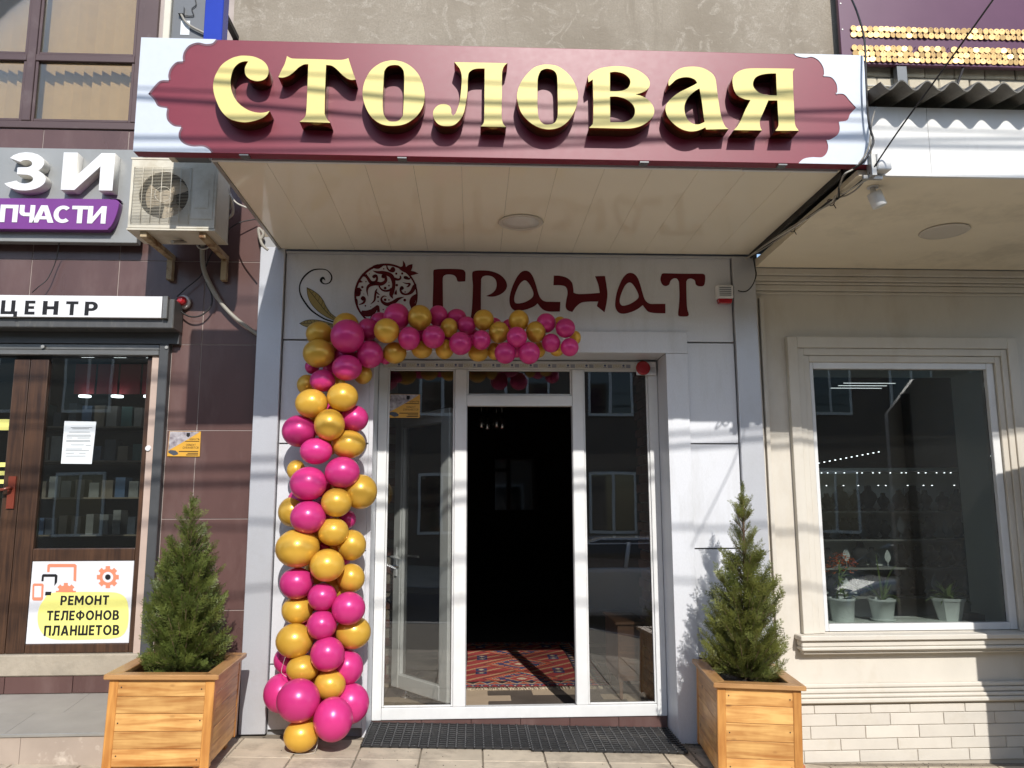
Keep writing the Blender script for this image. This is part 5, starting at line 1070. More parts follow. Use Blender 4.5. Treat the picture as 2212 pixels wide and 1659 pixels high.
cable('cable', [zz(365, 1135, 3.42), Z9(385, 1250, -0.07), Z9(398, 1330, -0.08), Z9(370, 1420, -0.08), Z9(320, 1485, -0.07), Z9(270, 1502, -0.05), Z9(215, 1492, -0.05)], 0.0045, M['cable'], 'loose black cable end hanging over the right pier')
cable('cable', [Z4(722, 1055, -1.76), Z4(900, 790, -1.95), Z4(1180, 405, -2.3), Z4(1470, 0, -2.75), Z4(1700, -330, -3.3)], 0.0045, M['cable'], 'taut black wire rising diagonally towards the street')
cable('cable', [Z4(705, 520, -0.05), Z4(850, 525, -0.03), Z4(1000, 545, -0.03), Z4(1180, 550, -0.03), Z4(1320, 580, -0.03)], 0.006, M['cablewhite'], 'white cable lying along the pale brick wall')
# soffit edge strip on the right side of the cafe canopy
box('soffit_edge_trim', 2.150, 2.164, -1.60, -0.036, 3.455, 3.53, M['steel'], sof)

# ================================================================== ALARMS ON THE CAFE
al = empty('alarm_siren', (1.94, -0.03, 3.09), 'white louvred alarm siren with red lower lens on the upper panel', 'siren')
box('case', 1.873, 2.002, -0.055, -0.001, 3.128, 3.233, M['white'], al, 0.006)
for i in range(5): box('louvre', 1.893, 1.984, -0.0585, -0.0555, 3.150+i*0.015, 3.155+i*0.015, M['cabinet'], al)
b = MB(); b.hexa([(1.890, -0.045, 3.092), (1.990, -0.045, 3.092), (1.990, -0.004, 3.092), (1.890, -0.004, 3.092)], [(1.882, -0.053, 3.1275), (1.996, -0.053, 3.1275), (1.996, -0.002, 3.1275), (1.882, -0.002, 3.1275)]); b.build('lens', M['redlens'], al, 0.004)
fa = empty('alarm_box', (1.36, 0.26, 2.54), 'flat white alarm box with round red light at the doorway corner', 'alarm')
a = Z6b(1896, 22, 0.25); c = Z6b(2034, 113, 0.25); box('case', a.x, c.x, 0.25, 0.2765, c.z, a.z, M['white'], fa, 0.004)
p = Z6b(1941, 66, 0.25); b = MB(); b.lathe([(0.057, 0.2495), (0.057, 0.243), (0.045, 0.236)], (p.x, 0, p.z), 'Y', 28); b.build('lens', M['redlens'], fa)
b = MB()
for i in range(6): a = Z6b(1985+3*(i % 2), 62+i*6, 0.25); b.box(a.x, a.x+0.045, 0.2492, 0.2498, a.z-0.002, a.z)
b.build('print_lines', M['cabinet'], fa)

# ================================================================== PLANTERS AND THUJAS
def planter(loc, rz, tilt, W, D, H, label):
    t = bpy.data.objects.new('wooden_planter', None); t.location = loc; t.rotation_euler = (0, tilt, rz)
    link(t, None, Matrix.LocRotScale(t.location, t.rotation_euler, None)); tag(t, label, 'planter', 'wooden planters flanking the entrance')
    IM = WM[t]
    def put(name, me, m, l=(0, 0, 0), r=(0, 0, 0)):
        o = bpy.data.objects.new(name, me)
        if len(me.materials) == 0: me.materials.append(m)
        o.location = l; o.rotation_euler = r; COL.objects.link(o); o.parent = t; return o
    w, d = W-0.05, D-0.05; z0, z1 = 0.075, H-0.03; ph_ = (z1-z0)/5
    def bm_(x, y, z, bv=0.003): b = MB(); b.box(-x/2, x/2, -y/2, y/2, -z/2, z/2); return b.mesh('plank', bv)
    pf = bm_(w-0.1, 0.02, ph_-0.0015); ps = bm_(d-0.1, 0.02, ph_-0.0015)
    for k in range(5):
        z = z0+ph_*(k+0.5)
        for s in (-1, 1):
            put('plank', pf, M['pine'], (0, s*(d/2-0.014)+random.uniform(-0.001, 0.001), z), (0, 0, math.pi if s > 0 else 0))
            put('plank', ps, M['pine'], (s*(w/2-0.014)+random.uniform(-0.001, 0.001), 0, z), (0, 0, math.pi/2 if s > 0 else -math.pi/2))
    pm = bm_(0.052, 0.052, z1-z0+0.012, 0.004); lm = bm_(0.055, 0.055, 0.075, 0.004)
    for sx in (-1, 1):
        for sy in (-1, 1):
            put('corner_post', pm, M['pine_v'], (sx*(w/2-0.026), sy*(d/2-0.026), (z0+z1)/2-0.006))
            put('leg', lm, M['pine_v'], (sx*(w/2-0.07), sy*(d/2-0.07), 0.0375))
    put('bottom_board', bm_(w-0.06, d-0.06, 0.02), M['pine'], (0, 0, z0+0.0))
    rw = 0.085
    for ax, (A, B) in enumerate(((W, D), (D, W))):
        b = MB(); a, o_ = A/2, B/2
        b.hexa([(-a, -o_, H-0.029), (a, -o_, H-0.029), (a-rw, -o_+rw, H-0.029), (-a+rw, -o_+rw, H-0.029)], [(-a, -o_, H), (a, -o_, H), (a-rw, -o_+rw, H), (-a+rw, -o_+rw, H)])
        me = b.mesh('rim_board', 0.004)
        for q in (0, math.pi): put('rim_board', me, M['pine_rim'], (0, 0, random.uniform(-0.001, 0.001)), (0, 0, q+(math.pi/2 if ax else 0)))
    b = MB(); b.lathe([(0.0042, 0.0), (0.0042, -0.0012)], (0, 0, 0), 'Y', 8); sm_ = b.mesh('screw')
    for k in range(5):
        for sx in (-1, 1):
            put('screw', sm_, M['steel'], (sx*(w/2-0.07)+random.uniform(-0.004, 0.004), -(d/2-0.0035)-0.0005, z0+ph_*(k+0.5)+random.uniform(-0.012, 0.012)), (0, 0, 0)) if k in (0, 2, 4) else None
    b = MB(); n = 14; f = lambda i, j: (-(w/2-0.03)+(w-0.06)*i/n, -(d/2-0.03)+(d-0.06)*j/n, H-0.085+0.03*math.exp(-((i-n/2)**2+(j-n/2)**2)/14)+random.uniform(-0.007, 0.007))
    gr = [[f(i, j) for j in range(n+1)] for i in range(n+1)]
    for i in range(n):
        for j in range(n): b.face([gr[i][j], gr[i+1][j], gr[i+1][j+1], gr[i][j+1]], sm=True)
    put('soil', b.mesh('soil'), M['soil'])
    return t
PL = (-1.835, -0.625); PR = (1.79, -0.50)
planter((PL[0], PL[1], gz(*PL)+0.001), math.radians(3), 0.026, 0.645, 0.74, 0.588, 'orange pine planter box standing beside the stone step')
planter((PR[0], PR[1], gz(*PR)+0.001), math.radians(-6), 0.028, 0.560, 0.80, 0.62, 'orange pine planter box before the limestone plinth')

def frond_mesh(rng):
    """flat scale-leaved spray in local XZ, growing along +X: list of quads"""
    q = []
    def seg(p, d, L, w0, w1):
        n = Vector((-d.y, d.x)); e = p+d*L
        q.append([p-n*w0, p+n*w0, e+n*w1, e-n*w1]); return e
    p = Vector((0, 0)); d = Vector((1, 0)); L = 0.11
    seg(p, d, L, 0.0016, 0.0008)
    for k in range(7):
        t = 0.12+0.13*k; s = 1 if k % 2 else -1
        a = s*rng.uniform(0.55, 0.85); dd = Vector((math.cos(a), math.sin(a))); ll = 0.062*(1-t*0.65)*rng.uniform(0.8, 1.2)
        b0 = Vector((L*t, 0)); seg(b0, dd, ll, 0.0022, 0.0008)
        for m_ in range(4):
            tt = 0.2+0.22*m_; s2 = 1 if m_ % 2 else -1; a2 = a+s2*rng.uniform(0.5, 0.75); d2 = Vector((math.cos(a2), math.sin(a2)))
            seg(b0+dd*ll*tt, d2, 0.022*(1.15-tt)*rng.uniform(0.8, 1.3), 0.0024, 0.0009)
    return q
def thuja(name, x, y, z0, ztop, prof, nf, leafm, label, seed, holes=0.0, lean=0.0):
    rng = random.Random(seed)
    t = empty(name, (x, y, z0), label, 'thuja tree', 'thuja trees in planters')
    b = MB(); H = ztop-z0
    b.tube([(x+lean*k/5+rng.uniform(-0.004, 0.004), y, z0-0.03+(H-0.05)*k/5) for k in range(6)], [0.016, 0.014, 0.012, 0.009, 0.006, 0.003], 7)
    def rad(h):
        for (a, ra), (c, rc) in zip(prof, prof[1:]):
            if h <= c: return ra+(rc-ra)*(h-a)/(c-a)
        return 0.01
    fr = [frond_mesh(rng) for _ in range(8)]
    V, F = [], []
    def spray(base, d, L, out):
        tang = d.cross(Vector((0, 0, 1)));
        tang = tang.normalized() if tang.length > 1e-3 else Vector((1, 0, 0))
        sd = d.cross(tang); tw = rng.uniform(-1.4, 1.4); u = tang*math.cos(tw)+sd*math.sin(tw); w = d.cross(u); cu = rng.uniform(-2.0, 1.5)
        for qd in fr[rng.randrange(8)]:
            n = len(V)
            for p in qd:
                pp = p*L; V.append(tuple(base+d*pp.x+u*pp.y+w*(cu*pp.x*pp.x)+out*(0.9*pp.x*pp.x)))
            F.append((n, n+1, n+2, n+3))
    axis = lambda h: Vector((x+lean*h, y, z0+h*H))
    for i in range(nf):
        while True:
            h = rng.random()
            if rng.random() < rad(h)/0.25+0.12: break
        a = rng.uniform(0, 2*math.pi)
        if holes and math.sin(a*3+h*17+seed)+math.sin(h*31+a*2) > 1.7-holes: continue
        out = Vector((math.cos(a), math.sin(a), 0)); up = Vector((0, 0, 1))
        R = rad(h)*rng.choice((0.40, 0.65, 0.8, 0.88, 0.95, 1.0, 1.1)); tip = axis(h)+out*R
        p0 = axis(max(0.01, h-R*rng.uniform(0.9, 1.7)/H)); d = tip-p0; Lb = d.length; d.normalize()
        b.tube([tuple(p0), tuple(p0+d*Lb*0.6+out*0.004), tuple(tip)], [0.0035, 0.0025, 0.001], 4)
        nfr = max(5, int(Lb/0.020))
        for k in range(nfr):
            t_ = 0.30+0.72*(k+rng.random())/nfr; sgn_ = 1 if k % 2 else -1
            side = d.cross(out).normalized() if d.cross(out).length > 1e-3 else Vector((1, 0, 0))
            dd = (d*0.7+up*rng.uniform(0.1, 0.9)+side*sgn_*rng.uniform(0.2, 0.8)+out*rng.uniform(-0.1, 0.35)).normalized()
            spray(p0+d*Lb*min(t_, 1.0)-dd*0.012, dd, rng.uniform(0.45, 0.95)*(1.0 if h < 0.75 else 0.7), out)
    for k in range(26):
        h = 0.80+0.2*k/26; a = k*2.4; out = Vector((math.cos(a), math.sin(a), 0)); spray(axis(h)-Vector((0, 0, 0.02)), (Vector((0, 0, 1))+out*rng.uniform(0.15, 0.5)*(1.05-h)*4).normalized(), rng.uniform(0.4, 0.7), out)
    b.build('trunk', M['bark'], t)
    me = bpy.data.meshes.new('crown'); me.from_pydata(V, [], F); me.update(); mesh_obj('crown', me, leafm, t)
    return t
apL = at(416, 1063, PL[1]); apR = at(1604, 1038, PR[1])
thuja('thuja_tree', at(397, 1400, PL[1]).x, PL[1], gz(*PL)+0.53, apL.z-0.045, [(0, 0.17), (0.06, 0.215), (0.22, 0.228), (0.45, 0.205), (0.62, 0.16), (0.78, 0.11), (0.88, 0.07), (0.95, 0.028), (1.0, 0.008)], 330, M['thuja'], 'dense green thuja in the planter beside the stone step', 3, lean=apL.x-at(397, 1400, PL[1]).x)
thuja('thuja_tree', at(1608, 1400, PR[1]).x, PR[1], gz(*PR)+0.56, apR.z-0.03, [(0, 0.17), (0.06, 0.23), (0.20, 0.25), (0.38, 0.22), (0.52, 0.175), (0.60, 0.13), (0.75, 0.09), (0.86, 0.06), (0.94, 0.025), (1.0, 0.008)], 285, M['thuja2'], 'looser olive green thuja in the planter before the limestone wall', 11, holes=0.35, lean=apR.x-at(1608, 1400, PR[1]).x)

# ================================================================== BALLOON GARLAND
ZF = zoomed(780, 850, 3.318); ZG = zoomed(780, 1350, 3.318); ZH = zoomed(750, 1750, 3.318)
gar = empty('balloon_garland', (-1.1, -0.2, 0.0), 'garland of pearly pink and gold balloons climbing beside the doorway', 'balloon garland')
def bal_mesh(var):
    b = MB(); n, mrows = 28, 18; prof = []
    for i in range(mrows+1):
        th = math.pi*i/mrows; r = math.sin(th); h = -math.cos(th)
        if h > 0: k = h; r *= 1-0.16*k*k*var; h *= 1+0.20*var*k
        prof.append((max(r, 0.004), h))
    b.lathe(prof, (0, 0, 0), 'Y', n)
    return b.mesh('balloon')
BMs = {}
for c in 'pg':
    for v in (0.4, 0.8, 1.2): BMs[c, v] = bal_mesh(v)
LY = lambda L: -0.335+0.105*L
def balloon(Zf, sc, x, y, rx, ry, c, L):
    Y = LY(L); p = Zf(x, y, Y); k = pxm(p)*0.737333/sc; r1, r2 = rx*k, ry*k
    Y = min(Y, -0.005-0.5*(r1+r2)*0.9) if L >= 1.2 else Y
    p = Zf(x, y, Y); k = pxm(p)*0.737333/sc; r1, r2 = rx*k, ry*k; rd = (r1+r2)/2*random.uniform(0.92, 1.05)
    if p.y+rd*1.05 > -0.004: rd = max(0.03, (-0.004-p.y)/1.08)
    me = BMs[c, random.choice((0.4, 0.8, 1.2))]
    return mesh_obj('balloon', me, M['pink'] if c == 'p' else M['gold'], gar, loc=p, rot=(random.uniform(-0.12, 0.12), 0, random.uniform(-0.15, 0.15)), scale=(r1, rd, r2))
FB = [(775,345,125,125,'g',1.6),(515,425,128,120,'g',1.3),(790,450,163,166,'p',0),(512,615,155,140,'g',0.6),(985,385,100,112,'p',1.6),(1105,300,95,85,'p',2),(1170,395,124,122,'g',0),(1280,262,116,135,'p',0.9),(1493,268,117,125,'g',0.5),(1025,625,112,136,'p',0.7),(1250,610,115,106,'g',1.3),(1390,470,108,115,'p',0),
      (440,745,62,72,'p',1.9),(785,755,146,127,'p',0.1),(548,880,124,108,'p',0.6),(955,820,75,95,'g',1.9),(395,920,95,100,'g',1.8),(440,1102,158,142,'g',0.1),(742,1040,151,140,'g',0),(860,1250,132,130,'p',1.0),(615,1310,149,155,'g',-0.3),(320,1370,166,156,'p',0.7),(800,1500,166,140,'g',0.7),(485,1565,157,130,'p',-0.1),
      (740,1180,90,120,'p',1.8),(600,1500,110,110,'g',1.9),(640,760,90,90,'p',2.0),(760,640,110,80,'p',1.4),(905,700,80,100,'p',2.0)]
GB = [(740,112,170,152,'p',0),(410,222,180,164,'p',-0.1),(290,90,88,100,'g',1.8),(940,300,138,168,'g',0.9),(683,405,149,141,'g',0),(205,495,87,146,'g',1.7),(408,548,172,160,'p',-0.1),(815,570,58,90,'p',2.0),(652,690,150,136,'g',0.3),(305,850,212,186,'g',0.3),(858,820,113,148,'g',1.1),(592,1015,167,158,'g',-0.2),
      (295,1190,164,153,'p',0.7),(838,1140,120,140,'g',1.1),(545,1325,141,133,'p',0.1),(302,1452,150,136,'g',1.2),(800,1435,163,158,'p',0),(560,850,80,90,'p',2.0),(760,270,140,110,'g',1.9),(720,800,110,90,'g',1.8),(560,270,90,90,'p',2.0)]
HB = [(640,270,144,141,'p',0),(945,340,171,158,'g',1.0),(374,422,180,164,'g',0.5),(695,552,167,165,'p',-0.2),(265,610,92,126,'p',1.8),(452,695,156,131,'g',0.4),(930,680,112,164,'p',1.2),(718,850,152,141,'g',0.2),(210,930,134,185,'p',1.2),(412,1003,210,206,'p',-1.0),(960,1030,140,190,'p',1.0),(750,1185,190,208,'p',-1.1),(437,1345,166,152,'g',-0.72),
      (560,620,80,90,'p',1.9),(600,980,90,120,'p',1.8),(820,650,80,90,'p',1.9)]
T7 = [(1150,635,75,76,'p',0),(1180,500,64,70,'p',1.5),(1252,575,56,63,'g',0.8),(1300,510,64,57,'p',1.6),(1365,560,61,58,'p',0.9),(1325,678,74,76,'p',0),(1460,655,61,65,'p',0.1),(1475,525,67,69,'g',0.7),(1575,605,66,71,'g',0.5),(1703,530,66,70,'g',0.8),(1690,638,67,70,'p',-0.2),(1813,603,65,70,'g',0.5),(1615,740,70,71,'p',0),(1770,740,71,73,'p',0),
      (1880,545,64,64,'p',0.6),(2005,578,64,64,'p',0.1),(1912,675,61,62,'p',0.4),(2032,702,59,60,'p',0.1),(2068,640,38,46,'g',1.8),(1970,547,42,45,'g',1.8),(1075,718,68,58,'g',1.3),(1222,715,60,66,'g',1.3),(1440,740,66,56,'g',1.4),(1545,728,48,57,'g',1.8),(1835,718,42,52,'g',1.8),(1950,718,48,44,'g',1.8),(840,772,42,42,'p',1.9),(1545,560,50,50,'p',1.9),(1640,560,45,40,'p',1.9),(1690,730,50,40,'p',1.9),(1075,610,60,60,'p',1.9),(1400,640,60,60,'p',1.9),(1250,640,60,60,'p',1.9)]
def whole(lst, cxm):
    # balloons half hidden behind others: keep the outer edge, restore the full round body behind
    out = []
    for (x, y, rx, ry, c, L) in lst:
        if rx < 0.88*ry:
            n = 0.95*ry; x = (x+rx-n) if x > cxm else (x-rx+n); rx = n
        out.append((x, y, rx, ry, c, L))
    return out
FB, GB, HB = whole(FB, 600), whole(GB, 540), whole(HB, 610)
GB += [(560,480,120,120,'p',2.0),(470,720,130,120,'g',2.0),(700,940,120,120,'p',2.0),(480,1080,120,120,'g',2.0),(680,1240,120,120,'g',1.9),(420,1360,120,110,'p',2.0),(640,1480,120,110,'g',2.0),(330,380,120,110,'p',2.0),(820,200,110,110,'p',2.0)]
HB += [(500,330,130,120,'p',2.0),(800,450,130,120,'p',2.0),(560,780,130,120,'g',2.0),(560,1150,130,130,'g',1.6),(330,800,120,110,'p',2.0)]
FB += [(660,900,110,110,'g',2.0),(560,1180,120,120,'p',2.0),(480,1300,120,120,'g',2.0),(700,1400,120,110,'p',2.0),(640,560,100,110,'g',2.0)]
for lst, Zf, sc in ((FB, ZF, 3.318), (GB, ZG, 3.318), (HB, ZH, 3.318), (T7, Z7, 2.212)):
    for q in lst: balloon(Zf, sc, *q)
for pts in ([ZH(600, 1340, -0.36), ZH(590, 1440, -0.36), ZH(575, 1490, -0.4), Vector((-1.02, -0.42, gz(-1.02, -0.42)+0.003)), Vector((-1.12, -0.44, gz(-1.1, -0.44)+0.003)), Vector((-1.20, -0.40, gz(-1.2, -0.4)+0.003))],
            [ZH(605, 1340, -0.36), ZH(600, 1420, -0.37), ZH(580, 1470, -0.4), Vector((-1.05, -0.38, gz(-1.05, -0.38)+0.003)), Vector((-1.14, -0.36, gz(-1.14, -0.36)+0.003))], [ZH(285, 580, -0.36), ZH(260, 660, -0.34), ZH(248, 730, -0.34), ZH(295, 772, -0.36)]):
    tube('ribbon', smooth_path(pts, 5), 0.0016, M['cablewhite'], gar, 4)

# ================================================================== DOOR MATS
def mat_obj(x0, x1, y0, y1, label):
    t = empty('rubber_mat', ((x0+x1)/2, (y0+y1)/2, gz((x0+x1)/2, (y0+y1)/2)), label, 'door mat', 'black rubber mats before the doorway')
    b = MB(); n = int((x1-x0)/0.060); m_ = int((y1-y0)/0.046); dx, dy = (x1-x0)/n, (y1-y0)/m_; h = 0.020
    def bar(xa, xb, ya, yb, zt):
        P = [(xa, ya), (xb, ya), (xb, yb), (xa, yb)]; b.hexa([(x, y, gz(x, y)+0.002) for x, y in P], [(x, y, gz(x, y)+zt) for x, y in P])
    for i in range(n+1): bar(x0+i*dx-0.005, x0+i*dx+0.005, y0, y1, h*0.72)
    for j in range(m_+1):
        for i in range(n): bar(x0+i*dx+0.0052, x0+(i+1)*dx-0.0052, y0+j*dy-0.0065, y0+j*dy+0.0065, h*0.95)
    o = b.build('grid', M['rubber'], t); tag(o, kind='stuff')
    b = MB()
    for j in range(m_+1):
        for i in range(n+1):
            x, y = x0+i*dx, y0+j*dy; b.lathe([(0.0125, 0.003), (0.012, h*1.05), (0.008, h*1.12)], (x, y, gz(x, y)), 'Z', 6)
    tag(b.build('studs', M['rubber'], t), kind='stuff')
mat_obj(-0.725, 0.395, -0.27, 0.265, 'black rubber grid mat nearer the balloon garland')
mat_obj(0.412, 1.45, -0.30, 0.26, 'black rubber grid mat nearer the pine planter by the limestone wall')

# ================================================================== CAFE INTERIOR
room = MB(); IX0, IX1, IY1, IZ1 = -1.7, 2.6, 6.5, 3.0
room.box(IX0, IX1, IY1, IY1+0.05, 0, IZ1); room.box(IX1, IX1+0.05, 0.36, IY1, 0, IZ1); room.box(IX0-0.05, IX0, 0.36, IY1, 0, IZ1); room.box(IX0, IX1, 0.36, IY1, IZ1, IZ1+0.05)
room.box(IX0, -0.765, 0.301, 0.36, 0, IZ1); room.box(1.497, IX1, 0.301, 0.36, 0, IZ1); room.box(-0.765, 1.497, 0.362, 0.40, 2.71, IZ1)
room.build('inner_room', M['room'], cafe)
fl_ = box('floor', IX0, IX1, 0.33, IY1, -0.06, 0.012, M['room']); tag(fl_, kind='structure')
tw_, td_ = 0.37, 0.185
for j in range(16):
    for i in range(-4, 7):
        x0 = -0.05+i*tw_+(tw_/2 if j % 2 else 0); y0 = 0.37+j*td_
        if x0+tw_ < IX0 or x0 > IX1: continue
        dark = (i*3+j*2) % 5 in (0, 2) or (i+j) % 7 == 3
        box('floor_tile', max(x0, IX0)+0.001, min(x0+tw_, IX1)-0.001, y0+0.001, y0+td_-0.001, 0.0125, 0.020, M['floordark'] if dark else M['floorlight'], fl_)
# brick facing on the left inner wall and the right return
bwm = MB(); bwm.box(-0.112, 0.112, -0.015, 0.015, -0.034, 0.034); bmesh1 = bwm.mesh('brick', 0.004)
ib = box('brick_facing', -1.40, -0.70, 1.45, 1.50, 0.02, 2.7, M['mortar'], cafe)
for r in range(34):
    for i in range(3):
        x = -1.28+i*0.24+(0.12 if r % 2 else 0)
        if x > -0.72: continue
        mesh_obj('brick', bmesh1, M['roombrick'], ib, loc=(x, 1.445+random.uniform(-0.004, 0.004), 0.06+r*0.078))
ib2 = box('brick_facing', 1.44, 1.49, 0.40, 0.9, 0.02, 2.7, M['mortar'], cafe)
for r in range(34):
    for i in range(2): mesh_obj('brick', bmesh1, M['roombrick'], ib2, loc=(1.428+random.uniform(-0.004, 0.004), 0.50+i*0.24+(0.10 if r % 2 else 0), 0.06+r*0.078), rot=(0, 0, math.pi/2))
# console table
ct = empty('console_table', (1.25, 1.0, 0.02), 'dark wooden console cabinet inside behind the right pane', 'table')
box('top', 1.16, 1.40, 0.70, 1.35, 0.60, 0.625, M['darkfurn'], ct, 0.004); box('body', 1.18, 1.39, 0.72, 1.33, 0.16, 0.598, M['darkfurn'], ct, 0.003)
for (x, y) in ((1.19, 0.73), (1.19, 1.29), (1.36, 0.73), (1.36, 1.29)): box('leg', x, x+0.025, y, y+0.03, 0.021, 0.159, M['darkfurn'], ct)
# door stop
b = MB(); b.lathe([(0.045, 0.0205), (0.042, 0.026), (0.014, 0.03), (0.013, 0.10), (0.017, 0.105), (0.017, 0.135), (0.012, 0.138)], (-0.54, 0.93, 0), 'Z', 20); tag(b.build('door_stop', M['chrome']), 'small metal door stop on the floor behind the left pane', 'door stop')
# kilim rug: woven colours as a colour attribute
RX0, RX1, RY0, RY1 = -0.30, 1.22, 1.20, 3.5
NXr, NYr = 176, 200
def kilim(u, v):                                # u across 0..1, v along 0..1
    red, blue, org, cream, dk, tan = (0.27, 0.028, 0.026), (0.025, 0.03, 0.095), (0.38, 0.07, 0.032), (0.42, 0.33, 0.22), (0.03, 0.012, 0.015), (0.36, 0.20, 0.10)
    bx, by = min(u, 1-u)*1.32, min(v, 1-v)*2.1
    e = min(bx, by); s = u*1.32 if by < bx else v*2.1
    if e < 0.02: return dk
    if e < 0.10:
        k = (s*16) % 1; h = (e-0.02)/0.08
        return cream if abs(k-0.5) < 0.12 and 0.3 < h < 0.7 else (blue if abs(k-0.5)*2 < h else red)
    if e < 0.115: return cream
    if e < 0.20:
        k = abs(((s*9) % 1)-0.5)*2; h = (e-0.115)/0.085
        if abs(k-h) < 0.13: return cream
        return org if k > h else dk if (s*4.5) % 1 < 0.5 else blue
    if e < 0.215: return dk
    p = (u*1.32-0.66)/0.30; q = ((v*2.1) % 0.62)/0.31-1
    d = abs(p)+abs(q)*0.9; st = math.floor(d*9)/9
    if d < 0.16: return cream
    if d < 0.34: return red
    if d < 0.42: return tan
    if d < 0.72: return blue if (math.floor(p*7)+math.floor(q*7)) % 3 else org
    if d < 0.80: return cream if math.floor((p+q)*14) % 2 else dk
    if d < 0.98: return org
    if d < 1.04: return dk
    if abs(abs(p)-1.05) < 0.16 and abs(abs(q)-0.8) < 0.18: return cream if abs(abs(p)-1.05)+abs(abs(q)-0.8) < 0.1 else blue
    return red if math.floor((p-q)*6) % 4 else tan
V, F, CC = [], [], []
for j in range(NYr+1):
    for i in range(NXr+1):
        x, y = RX0+(RX1-RX0)*i/NXr, RY0+(RY1-RY0)*j/NYr
        V.append((x+0.01*math.sin(y*3), y, 0.0265+0.0012*math.sin(x*9)+0.0012*math.sin(y*13+x*4)))
for j in range(NYr):
    for i in range(NXr):
        a = j*(NXr+1)+i; F.append((a, a+1, a+NXr+2, a+NXr+1)); c = kilim((i+0.5)/NXr, (j+0.5)/NYr); n_ = random.uniform(0.8, 1.15); CC.append((c[0]*n_, c[1]*n_, c[2]*n_, 1))
me = bpy.data.meshes.new('rug'); me.from_pydata(V, [], F); ca = me.color_attributes.new('weave', 'FLOAT_COLOR', 'CORNER')
ca.data.foreach_set('color', [x for c in CC for _ in range(4) for x in c]); me.update()
rmt = bpy.data.materials.new('woven_wool'); rmt.use_nodes = True; at_ = rmt.node_tree.nodes.new('ShaderNodeVertexColor'); at_.layer_name = 'weave'
rmt.node_tree.links.new(at_.outputs[0], rmt.node_tree.nodes['Principled BSDF'].inputs['Base Color']); rmt.node_tree.nodes['Principled BSDF'].inputs['Roughness'].default_value = 0.95
rug = empty('kilim_rug', (0.46, 2.2, 0.021), 'red and blue kilim rug with pale fringe on the sunlit floor inside', 'rug')
mesh_obj('weave', me, rmt, rug)
b = MB()
for i in range(150):
    x = RX0+(RX1-RX0)*(i+random.random())/150; dx = random.uniform(-0.03, 0.03)
    b.tube([(x, RY0+0.004, 0.027), (x+dx*0.4, RY0-0.04, 0.031), (x+dx, RY0-random.uniform(0.07, 0.11), 0.024)], 0.003, 3)
tag(b.build('fringe', M['fringe'], rug), kind='stuff')
# chandelier
ch = empty('chandelier', (0.22, 3.2, 2.75), 'small dark chandelier with glinting glass shades hanging inside', 'chandelier')
b = MB(); b.tube([(0.22, 3.2, 3.0), (0.22, 3.2, 2.75)], 0.008, 6); b.lathe([(0.05, 2.74), (0.06, 2.72), (0.03, 2.69)], (0.22, 3.2, 0), 'Z', 16); b.build('stem', M['steel'], ch)
for k in range(4):
    a = k*math.pi/2+0.4; x, y = 0.22+0.13*math.cos(a), 3.2+0.13*math.sin(a)
    b = MB(); b.tube([(0.22, 3.2, 2.72), (x, y, 2.70), (x, y, 2.60)], 0.005, 5); b.lathe([(0.02, 2.60), (0.045, 2.52), (0.05, 2.45), (0.03, 2.43)], (x, y, 0), 'Z', 14); b.build('shade', M['chrome'], ch)
tb = box('wall_mirror', 0.35, 1.05, 6.46, 6.495, 1.5, 2.3, M['carglass']); tag(tb, 'dim dark mirror on the far wall inside the cafe', 'mirror')

# brick and clear film behind the right planter
br = empty('loose_brick', (2.14, -0.2, gz(2.14, -0.2)), 'broken red brick under clear film beside the planter', 'brick')
z = gz(2.16, -0.35)+0.001
box('brick', 2.09, 2.215, -0.42, -0.18, z, z+0.065, M['redbrick'], br, 0.006)
b = MB(); b.hexa([(2.085, -0.42, z+0.067), (2.19, -0.43, z+0.067), (2.19, -0.2, z+0.067), (2.085, -0.2, z+0.067)], [(2.09, -0.34, z+0.17), (2.12, -0.34, z+0.16), (2.12, -0.25, z+0.16), (2.09, -0.25, z+0.165)]); b.build('film', M['film'], br, 0.01)

b = MB(); rg = random.Random(5)
for i in range(420):
    x = rg.uniform(-2.1, 3.7); y = (-0.045-abs(rg.gauss(0, 0.05))) if rg.random() < 0.6 else rg.uniform(-1.2, -0.05)
    if -0.78 < x < 1.5 and y > -0.34: continue
    r = rg.uniform(0.0015, 0.005); a = rg.uniform(0, 6.28); z = gz(x, y)+0.0015; h = rg.uniform(0.001, 0.003)
    pts = [(x+r*rg.uniform(0.6, 1.3)*math.cos(a+k*1.57), y+r*rg.uniform(0.6, 1.3)*math.sin(a+k*1.57)) for k in range(4)]
    b.hexa([(p[0], p[1], z-0.001) for p in pts], [(p[0], p[1], z+h) for p in pts])
tag(b.build('grit', M['soil']), 'scattered grit and crumbs of soil along the foot of the walls', 'grit', None, 'stuff')

